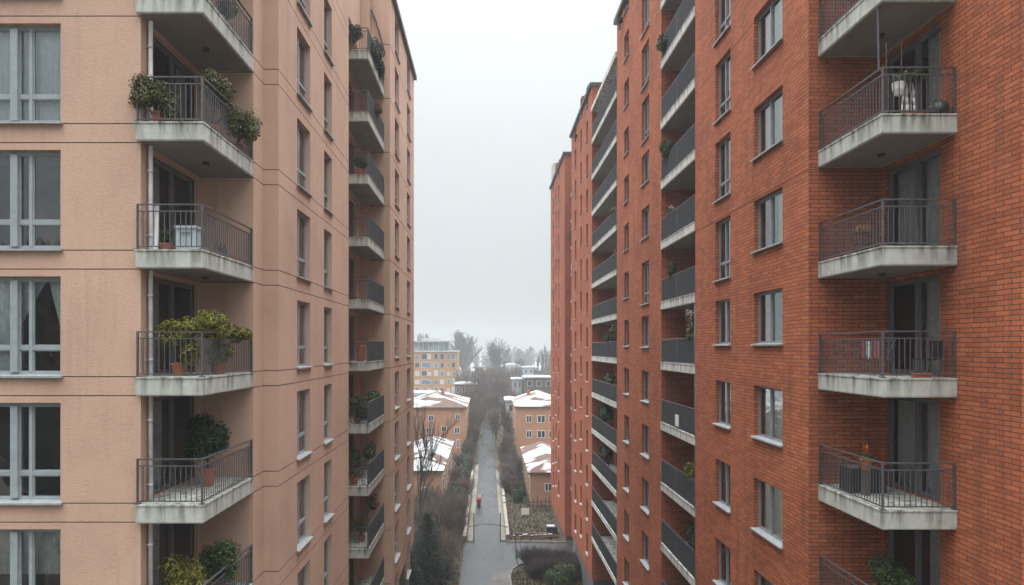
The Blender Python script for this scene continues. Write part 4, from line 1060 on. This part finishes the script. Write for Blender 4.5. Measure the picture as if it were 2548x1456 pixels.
OB = thing('ochre_building', (-19.5, Yo + 8, 0), 'ochre apartment building with blue windows and a glazed penthouse far behind the lane', 'building')
w = MB(); pts = [(-32, Yo), (-11.3, Yo), (-11.3, Yo + 16), (-32, Yo + 16), (-32, Yo)]
for a, b in zip(pts, pts[1:]): wall(w, a, b, 0, 20.4, [], [5.1, 8.2, 11.3, 14.4, 17.5])
part('wall', w, M['ochre'], OB)
part('roof', MB().box(-32.3, Yo - 0.4, 20.4, -11.0, Yo + 16.3, 20.8), M['pale_panel'], OB)
pw = MB().box(-30, Yo + 2, 20.8, -14.5, Yo + 12, 24.0); part('penthouse', pw, M['sky_pane'], OB)
pr = MB().box(-30.6, Yo + 1.2, 24.0, -13.8, Yo + 12.5, 24.5)
for i in range(9): pr.box(-30.1 + i * 1.93, Yo + 1.8, 20.8, -29.85 + i * 1.93, Yo + 2.0, 24.0)
part('penthouse_roof', pr, M['grey_wall'], OB)
part('rooftop_unit', MB().box(-25, Yo + 4, 24.5, -18, Yo + 9, 25.6), M['pale_panel'], OB)
rn = random.Random(5)
for r in range(6):
    for c, (x, ww) in enumerate(((-30.5, 2.2), (-27, 1.5), (-24.6, 2.0), (-22.6, 1.4), (-19.8, 1.2), (-17.6, 1.3), (-15.0, 0.9), (-13.2, 1.1))):
        z = 2.2 + r * 3.1; hgt = rn.choice((1.6, 1.9, 1.3)); pale = rn.random() < 0.22
        f = part('window', MB().box(x - 0.12, Yo - 0.06, z - 0.12, x + ww + 0.12, Yo - 0.01, z + hgt + 0.12), M['white_frame' if rn.random() < .4 else 'pale_panel'], OB)
        part('pane', MB().box(x, Yo - 0.1, z, x + ww, Yo - 0.05, z + hgt), M['pale_panel' if pale else ('blue_pane' if rn.random() < .75 else 'dark_pane')], f)
def shed(label, x0, x1, y0, d, h, wallm='grey_wall', roof=1.0, nwin=4, posts=False):
    t = thing('low_building', ((x0 + x1) / 2, y0 + d / 2, 0), label, 'building')
    w = MB(); pts = [(x0, y0), (x1, y0), (x1, y0 + d), (x0, y0 + d), (x0, y0)]
    for a, b in zip(pts, pts[1:]): wall(w, a, b, 0, h)
    part('wall', w, M[wallm], t)
    r = MB(); n = 10
    for i in range(n):
        a, b = x0 - .4 + (x1 - x0 + .8) * i / n, x0 - .4 + (x1 - x0 + .8) * (i + 1) / n
        za, zb = h + 0.25 + roof * sin(pi * i / n) ** 0.7 if i else h + .25, h + 0.25 + (roof * sin(pi * (i + 1) / n) ** 0.7 if i + 1 < n else 0)
        r.face([(a, y0 - .4, za), (b, y0 - .4, zb), (b, y0 + d + .4, zb), (a, y0 + d + .4, za)])
        r.face([(a, y0 - .4, h), (b, y0 - .4, h), (b, y0 - .4, zb), (a, y0 - .4, za)])
    r.face([(x0 - .4, y0 - .4, h), (x0 - .4, y0 - .4, h + .25), (x0 - .4, y0 + d + .4, h + .25), (x0 - .4, y0 + d + .4, h)])
    r.face([(x1 + .4, y0 - .4, h), (x1 + .4, y0 - .4, h + .25), (x1 + .4, y0 + d + .4, h + .25), (x1 + .4, y0 + d + .4, h)])
    part('roof', r, M['snow'], t)
    for i in range(nwin):
        x = x0 + (x1 - x0) * (i + 0.25) / nwin
        f = part('window', MB().box(x, y0 - .06, h - 2.6, x + (x1 - x0) / nwin * 0.55, y0 - .01, h - 0.8), M['pale_panel'], t)
        part('pane', MB().box(x + .15, y0 - .1, h - 2.45, x + (x1 - x0) / nwin * 0.55 - .15, y0 - .05, h - 0.95), M['dark_pane'], f)
    return t
shed('long hall with a rounded white snow roof among the distant trees', 6.8, 16.8, 330, 14, 12.4, 'grey_wall', 1.4, 5)
shed('pale flat block with a snowy top beside the distant rounded hall', 16.9, 23.5, 320, 12, 12.6, 'grey_wall', 0.25, 3)
shed('grey shuttered building with a flat snowy roof above the right orange house', 11.8, 20.5, 215, 12, 12.4, 'timber', 0.22, 3)
shed('pale shelter with a snowy roof left of the grey shuttered building', 8.2, 11.2, 222, 8, 11.6, 'grey_wall', 0.2, 2)
shed('low building with a thin snow roof beside the tall bare tree, left of the lane', -10.5, -3.6, 222, 9, 10.0, 'timber', 0.25, 4)
shed('low snowy roofed building between the ochre building and the left house', -30, -12.5, 196, 10, 8.2, 'grey_wall', 0.7, 5)
shed('snowy roofed annexe behind the right orange house, close to the lane', 4.6, 6.6, 166, 10, 9.0, 'grey_wall', 0.2, 1)

# ------------------------------------------------------------------ trees and shrubs
def branch_tree(seed, h, spread, trunk_h, levels, kids, r0, up=0.35, twig_r=0.012, fan=0.5, lean=0.0):
    wob = (0.05, 0.10)
    rn = random.Random(seed); T, Cw = MB(), MB()
    def grow(p, d, L, r, lv):
        n = 3 if lv < levels else 2; pts = [p]; q = p; dd = d.copy()
        for i in range(n):
            dd = (dd + Vector((rn.gauss(0, wob[lv > 0]), rn.gauss(0, wob[lv > 0]), rn.gauss(0, .06) + up * 0.10))).normalized()
            q = q + dd * (L / n); pts.append(q)
        rads = [max(twig_r, r * (1 - 0.45 * i / n)) for i in range(n + 1)]
        if lv >= 2: Cw.tube(pts, rads, 3, False)
        else: T.tube(pts, rads, 6 if lv == 0 else 5, False)
        if lv >= levels: return
        m = kids[lv] if lv < len(kids) else kids[-1]
        for i in range(m):
            s = (0.25 if lv else trunk_h) + (1 - (0.25 if lv else trunk_h)) * (i + rn.random()) / m
            s = min(s, 0.98); k = min(int(s * n), n - 1); bp = pts[k].lerp(pts[k + 1], s * n - k)
            ax = Vector((rn.gauss(0, 1), rn.gauss(0, 1), 0.0))
            ax = (ax - dd * ax.dot(dd)).normalized()
            nd = (dd + ax * spread * (0.7 + 0.6 * rn.random()) + Vector((0, 0, up * 0.4))).normalized()
            grow(bp, nd, L * (fan + 0.2 * rn.random()) * (1.15 - 0.35 * s if lv == 0 else 1), r * 0.55, lv + 1)
    grow(Vector((0, 0, 0)), Vector((lean, 0, 1)).normalized(), h, r0, 0)
    return T, Cw
def scale_to(T, C, h):
    z = max(v[2] for v in T.v + C.v); k = h / z
    T.v = [(a * k, b * k, c * k) for a, b, c in T.v]; C.v = [(a * k, b * k, c * k) for a, b, c in C.v]
def tree_proto(key, mat, H, **kw):
    T, C = branch_tree(**kw); scale_to(T, C, H)
    return T.mesh('trunk', M['bark']), C.mesh('crown', M[mat])
def put_tree(name, pr, loc, rz, sc_, label, group=None, cat='tree'):
    t = thing(name, loc, label, cat, group); t.rotation_euler = (0, 0, rz); t.scale = sc_ if isinstance(sc_, tuple) else (sc_,) * 3
    link('trunk', pr[0], t); link('crown', pr[1], t)
    return t
big = tree_proto('big', 'twig_grey', 30, seed=11, h=20, spread=0.42, trunk_h=0.18, levels=3, kids=[20, 10, 8], r0=0.5, up=0.9, twig_r=0.085, fan=0.46)
lone = tree_proto('lone', 'twig_grey', 26.5, seed=12, h=15, spread=0.75, trunk_h=0.40, levels=3, kids=[13, 6, 4], r0=0.40, up=0.8, twig_r=0.085, fan=0.5)
put_tree('bare_tree', big, (P(1155, 0, 400).x, 400, 0), 0.4, (1.5, 1.5, 1.09), 'tall broad bare tree rising into the fog beside the ochre building')
put_tree('bare_tree', lone, (P(1245, 0, 330).x + 1.2, 330, 0), 1.2, (1.1, 1.1, 1.03), 'lone slender bare tree standing in the fog right of the lane')
near_bare = tree_proto('nb', 'twig_grey', 17.5, seed=14, h=12, spread=0.45, trunk_h=0.35, levels=4, kids=[9, 5, 5, 3], r0=0.17, up=0.6, twig_r=0.012, fan=0.45, lean=0.06)
put_tree('bare_tree', near_bare, (-7.3, 71, 0), 0.3, (0.75, 0.75, 1.02), 'dark slim bare tree in front of the left houses, close to the far salmon block')
brs = [tree_proto('row%d' % i, ('twig_red', 'twig_tan', 'twig_red')[i], 13, seed=21 + i, h=8, spread=0.6, trunk_h=0.2, levels=4, kids=[11, 6, 5, 4], r0=0.18, up=0.7, twig_r=0.022, fan=0.5) for i in range(3)]
rn = random.Random(31); n = 0
spots = []
for y in range(122, 262, 7):
    for s in (-1, 1):
        if rn.random() < 0.12: continue
        near = y < 165
        x = s * (rn.uniform(2.5, 4.0) if y < 146 else rn.uniform(1.2, 4.6))
        hh = 0.46 + (y - 122) / 140 * 0.78
        spots.append((x, y + rn.uniform(-2, 2), hh * rn.uniform(0.9, 1.12)))
for i in range(26):
    y = rn.uniform(168, 262); spots.append((rn.uniform(-8.5, 8.0), y, rn.uniform(0.85, 1.12) * (0.62 + (y - 168) / 240)))
for i in range(16):
    y = rn.uniform(225, 380); spots.append((rn.uniform(-9, 16), y, rn.uniform(0.9, 1.3)))
for (x, y, s) in spots:
    put_tree('bare_tree', brs[n % 3], (x, y, 0), rn.random() * 6, (s * 1.05, s * 1.05, s), 'bare brown tree in the dense row crowding over the foggy lane', 'bare trees crowding the lane'); n += 1
for i in range(18):
    y = rn.uniform(290, 480); x = rn.choice((rn.uniform(18, 75), rn.uniform(-90, -8)))
    put_tree('bare_tree', brs[i % 3], (x, y, 0), rn.random() * 6, rn.uniform(0.9, 1.35), 'bare grey tree fading into the fog beyond the snowy buildings', 'bare trees fading into the fog')
pop = tree_proto('pop', 'twig_grey', 22, seed=41, h=20, spread=0.22, trunk_h=0.06, levels=3, kids=[34, 9, 6], r0=0.28, up=1.2, twig_r=0.045, fan=0.22)
for i, (px, yy, s) in enumerate(((1338, 372, 0.86), (1349, 364, 1.0), (1360, 372, 1.08), (1370, 380, 0.98))):
    put_tree('poplar', pop, (P(px, 0, yy).x, yy, 0), i * 1.7, s, 'tall narrow bare poplar in the tight clump right of the snowy hall', 'poplars right of the snowy hall')
for i, (px, yy) in enumerate(((1040, 405), (1052, 420), (1066, 412))):
    put_tree('poplar', pop, (P(px, 0, yy).x, yy, 0), i * 2.1, 1.42, 'pale narrow tree behind the penthouse of the ochre building', 'narrow trees behind the ochre building')
for i, (x, y, s) in enumerate(((-34, -24, 1.05), (-27, -31, 0.84), (-41, -30, 0.9), (-20, -38, 0.8), (-48, -26, 0.95), (6, -42, 0.8), (26, -38, 0.85))):
    put_tree('bare_tree', big, (x, y, 0), i * 1.1, (s * 1.3, s * 1.3, s), 'bare tree standing behind the viewpoint and mirrored in the left window panes', 'bare trees mirrored in the windows')
# far woodland, one mass
fw = MB(); rn = random.Random(51)
for i in range(420):
    y = rn.uniform(520, 980); x = rn.uniform(-190, 260); h = rn.uniform(9, 19) * (1 + 0.3 * sin(x * 0.05)); r = rn.uniform(2.5, 5)
    for j in range(34):
        a = rn.random() * 2 * pi; q = rn.random() ** 0.5 * r; z = h * (0.2 + 0.8 * rn.random()); q *= 1.1 - 0.6 * (z / h)
        p = Vector((x + cos(a) * q, y + sin(a) * q, z)); s = rn.uniform(0.5, 1.3)
        fw.face([p + Vector((-s, 0, -s * .3)), p + Vector((s * .3, s * .5, -s * .8)), p + Vector((s, 0, s * .3)), p + Vector((-s * .2, -s * .4, s * 1.1))])
o = link('far_woods', fw.mesh('far_woods', M['wood_far'])); tag(o, 'distant winter woodland dissolving into the fog on the horizon', 'woods', kind='stuff')

# brush thickets below the left tower
def brush_proto(seed, h, w, n, mat, r=0.012):
    rn = random.Random(seed); b = MB()
    for _ in range(n):
        a = rn.random() * 2 * pi; s = rn.random() ** 0.6
        p = Vector((cos(a) * w * 0.15 * s, sin(a) * w * 0.15 * s, 0)); d = Vector((cos(a) * w * 0.42 * s, sin(a) * w * 0.42 * s, h * rn.uniform(0.55, 1.0)))
        mid = p + d * 0.5 + Vector((rn.gauss(0, .08), rn.gauss(0, .08), 0.1 * h)); tip = p + d + Vector((rn.gauss(0, .15), rn.gauss(0, .15), 0))
        b.tube([p, mid, tip], [r * 1.6, r, r * 0.5], 3, False)
        for _k in range(7):
            t = rn.uniform(0.3, 1.0); q = p.lerp(mid, t * 2) if t < .5 else mid.lerp(tip, t * 2 - 1)
            e_ = q + (d.normalized() + Vector((rn.gauss(0, .55), rn.gauss(0, .55), rn.gauss(0, .3)))).normalized() * h * rn.uniform(0.10, 0.26)
            b.tube([q, e_], [r * 0.7, r * 0.35], 3, False)
    return b.mesh('bare_shrub', M[mat])
brush = [brush_proto(61 + i, 3.2, 3.2, 190, ('twig_red', 'twig_tan', 'twig_grey')[i], (0.012, 0.015, 0.012)[i]) for i in range(3)]
pbrush = [brush_proto(66 + i, 1.7, 2.6, 260, 'twig_purple', 0.010) for i in range(2)]
def put_shrub(me, loc, rz, s, label, group, name='bare_shrub', cat='shrub'):
    o = link(name, me, None, loc, rz); o.scale = s if isinstance(s, tuple) else (s,) * 3
    return tag(o, label, cat, group)
rn = random.Random(71)
for i in range(58):
    y = rn.uniform(65.5, 92); x = rn.uniform(-8.8, -3.5)
    if x > -4.2 and y < 75: x -= 0.6
    put_shrub(brush[i % 3], (x, y, 0), rn.random() * 6, rn.uniform(0.65, 1.25), 'bare reddish brown shrub in the thicket between far salmon block and lane', 'bare shrubs in the left thicket')
for i in range(52):
    y = rn.uniform(98, 140); x = rn.choice((-1, 1, 1)) * rn.uniform(2.7, 5.4)
    put_shrub(brush[i % 3], (x, y, 0), rn.random() * 6, rn.uniform(0.5, 1.0), 'bare brown shrub on the verge between the lane wall and the houses', 'bare shrubs on the lane verges')
for i in range(16):
    y = rn.uniform(64.5, 69.0); x = rn.uniform(4.1, 8.6)
    put_shrub(pbrush[i % 2], (x, y, 0.0), rn.random() * 6, rn.uniform(0.75, 1.15), 'bare purple brown shrub in the planted bed below the brick blocks', 'bare shrubs in the kerbed bed')

def evergreen(name, loc, r, n, size, mat, label, seed, cat='shrub', group=None, lumps=14):
    t = thing(name, loc, label, cat, group); rn = random.Random(seed); mb = MB()
    leaf_cloud(mb, (loc[0], loc[1], loc[2] + r[2] * 0.92), r, n, size, rn, lumps)
    part('foliage', mb, M[mat], t)
    sb = MB()
    for i in range(5): sb.tube([loc, (loc[0] + rn.uniform(-.4, .4) * r[0], loc[1] + rn.uniform(-.4, .4) * r[1], loc[2] + r[2])], [0.05, 0.02], 5)
    part('stem', sb, M['bark'], t)
evergreen('evergreen_shrub', (6.7, 62.2, 0), (1.7, 1.5, 1.25), 6500, 0.075, 'leaf_green', 'rounded green shrub at the bottom of the bed in front of the purple shrubs', 81)
evergreen('evergreen_shrub', (4.3, 97.5, 0), (1.35, 1.3, 1.25), 3200, 0.10, 'leaf_dark', 'rounded dark evergreen shrub on the verge beside the small tan house', 82)
evergreen('evergreen_shrub', (3.7, 107, 0), (1.1, 1.4, 1.2), 2200, 0.11, 'leaf_dark', 'dark evergreen shrub behind the rounded one on the right verge', 83)
evergreen('evergreen_shrub', (-4.6, 98, 0), (1.6, 1.5, 1.35), 3200, 0.10, 'leaf_dark', 'dark green shrub beside the low house left of the lane', 84)
evergreen('evergreen_shrub', (-3.9, 85.5, 0), (0.9, 0.9, 1.0), 2000, 0.09, 'leaf_dark', 'small dark shrub against the left lane wall in front of the thicket', 85)
for i in range(5):
    y = 112 + i * 9
    evergreen('hedge_section', (-3.7 - 0.15 * i, y, 0), (1.15, 4.8, 1.7 + 0.15 * i), 2600, 0.14, 'leaf_dark', 'dark clipped evergreen hedge section lining the left of the lane', 86 + i, 'hedge', 'hedge sections left of the lane')

def conifer(loc, h, r, label, seed):
    t = thing('conifer', loc, label, 'tree'); rn = random.Random(seed)
    part('trunk', MB().tube([loc, (loc[0], loc[1], loc[2] + h * 0.96)], [0.14, 0.02], 7), M['bark'], t)
    mb = MB(); nb = 230
    for i in range(nb):
        s = i / nb; z = h * (0.06 + 0.93 * s); L = r * (1 - s) ** 0.75 * rn.uniform(0.7, 1.1) + 0.10; a = i * 2.399 + rn.uniform(-.3, .3)
        d = Vector((cos(a), sin(a), 0)); b0 = Vector((loc[0], loc[1], loc[2] + z))
        for j in range(int(10 + L * 16)):
            u = rn.random() ** 0.7; p = b0 + d * L * u + Vector((0, 0, 0.25 * L * u * (1.0 - 1.5 * u) + rn.gauss(0, .04)))
            sd2 = Vector((-d.y, d.x, 0)) * rn.choice((-1, 1))
            q = (d * 0.7 + sd2 * rn.uniform(0.2, 1.0) + Vector((0, 0, rn.uniform(-.35, .35)))).normalized() * rn.uniform(0.14, 0.30)
            w_ = q.cross(Vector((rn.gauss(0, .4), rn.gauss(0, .4), 1))).normalized() * 0.032
            mb.face([p - w_, p + q * 0.6 - w_ * 1.2, p + q, p + q * 0.6 + w_ * 1.2, p + w_])
    part('crown', mb, M['needle'], t)
conifer((-5.5, 62.6, 0), 7.0, 3.0, 'dark bushy conifer at the foot of the far salmon block', 91)
conifer((-7.3, 59.5, 0), 5.6, 2.1, 'darker conifer pressed against the base of the far salmon block', 92)

# fence, snow lumps and small yard things by the tan house
fc = thing('timber_fence', (6.5, 92.8, 0), 'broken timber fence in front of the small tan house', 'fence')
for i in range(7): part('post', MB().box(5.6 + i * 0.55, 92.7, 0, 5.72 + i * 0.55, 92.82, 1.3 + 0.25 * ((i * 7) % 3)), M['timber'], fc)
fb = MB()
for z in (0.45, 1.0): fb.bar((5.6, 92.68, z), (8.98, 92.68, z + 0.1), 0.05, 0.12)
part('rail', fb, M['timber'], fc)
wl = thing('timber_pile', (3.6, 79.5, 0), 'long pile of old planks dusted with snow beside the lane mouth', 'planks'); pbm, sbm = MB(), MB(); rn = random.Random(3)
for i in range(14):
    x0 = 2.9 + rn.uniform(0, 2.2); yy = 78.6 + rn.uniform(0, 1.4); z = 0.06 + 0.08 * (i // 4)
    pbm.bar((x0, yy, z), (x0 + rn.uniform(2.2, 3.6), yy + rn.uniform(-.3, .4), z + rn.uniform(0, .12)), 0.22, 0.06)
for i in range(9): x0 = 3.0 + i * 0.5 + rn.uniform(-.2, .2); y0 = 78.6 + rn.random() * 0.9; sbm.box(x0, y0, 0.30 + 0.03 * (i % 3), x0 + rn.uniform(.12, .5), y0 + rn.uniform(.1, .3), 0.36 + 0.03 * (i % 3))
part('plank', pbm, M['timber'], wl); part('snow_cap', sbm, M['snow'], wl)
crate = thing('crate', (7.6, 80.6, 0), 'dark crate with a snowy lid by the farthest brick block', 'crate')
part('box', MB().box(7.0, 80.2, 0, 8.2, 81.0, 0.9), M['black'], crate); part('snow_cap', MB().box(7.0, 80.2, 0.9, 7.9, 81.0, 1.02), M['snow'], crate)
sg = thing('white_board', (4.9, 88.5, 0), 'white board standing on the verge beside the tan house', 'board')
part('panel', MB().box(4.4, 88.5, 0.35, 5.4, 88.56, 1.15), M['white_frame'], sg)
for x in (4.5, 5.26): part('leg', MB().box(x, 88.57, 0, x + 0.05, 88.62, 1.0), M['timber'], sg)
sg = thing('garden_table', (-3.7, 90, 0), 'white garden table in the scrub left of the lane', 'table')
part('top', MB().box(-4.3, 89.5, 0.74, -3.1, 90.4, 0.80), M['white_frame'], sg)
for x, y in ((-4.25, 89.55), (-3.2, 89.55), (-4.25, 90.3), (-3.2, 90.3)): part('leg', MB().box(x, y, 0, x + 0.06, y + 0.06, 0.74), M['white_frame'], sg)

# ground cover: short winter grass and dead leaves on the verges
gc = MB(); rn = random.Random(99)
for i in range(15000):
    zone = rn.random()
    if zone < 0.42: x, y = rn.uniform(-9, -2.75), rn.uniform(56, 130)
    elif zone < 0.72: x, y = rn.uniform(2.5, 8.5), rn.uniform(78, 130)
    else: x, y = rn.uniform(2.3, 8.8), rn.uniform(55, 70.2)
    if zone >= .72 and (y > 66 and x < 2.3 + (y - 66) * 0.6): continue
    h = rn.uniform(0.08, 0.32); a = rn.random() * 2 * pi; d = Vector((cos(a), sin(a), 0)) * rn.uniform(0.03, 0.07); l = Vector((rn.gauss(0, .08), rn.gauss(0, .08), h)); p = Vector((x, y, 0))
    gc.face([p - d, p + d, p + l + d * 0.2, p + l - d * 0.2])
M['verge'] = leaf_mat('verge grass', [(0.15, (0.020, 0.024, 0.008)), (0.5, (0.050, 0.043, 0.019)), (0.9, (0.09, 0.066, 0.034))], 0.9)
tag(link('ground_cover', gc.mesh('ground_cover', M['verge'])), 'rough winter grass and leaf litter covering the verges', 'grass', kind='stuff')

# ------------------------------------------------------------------ the foggy air
if HAZE > 0:
    hz = MB().box(-640, -60, -1, 640, 1200, CZ + 27)
    m = bpy.data.materials.new('haze air'); m.use_nodes = True; t = m.node_tree; t.nodes.clear()
    o = t.nodes.new('ShaderNodeOutputMaterial'); v = t.nodes.new('ShaderNodeVolumePrincipled')
    v.inputs['Color'].default_value = (0.66, 0.70, 0.72, 1); v.inputs['Density'].default_value = HAZE; v.inputs['Anisotropy'].default_value = 0.2
    t.links.new(v.outputs[0], o.inputs['Volume'])
    ho = link('haze', hz.mesh('haze', m)); tag(ho, 'pale winter haze filling the air over the lane', 'haze', kind='stuff')
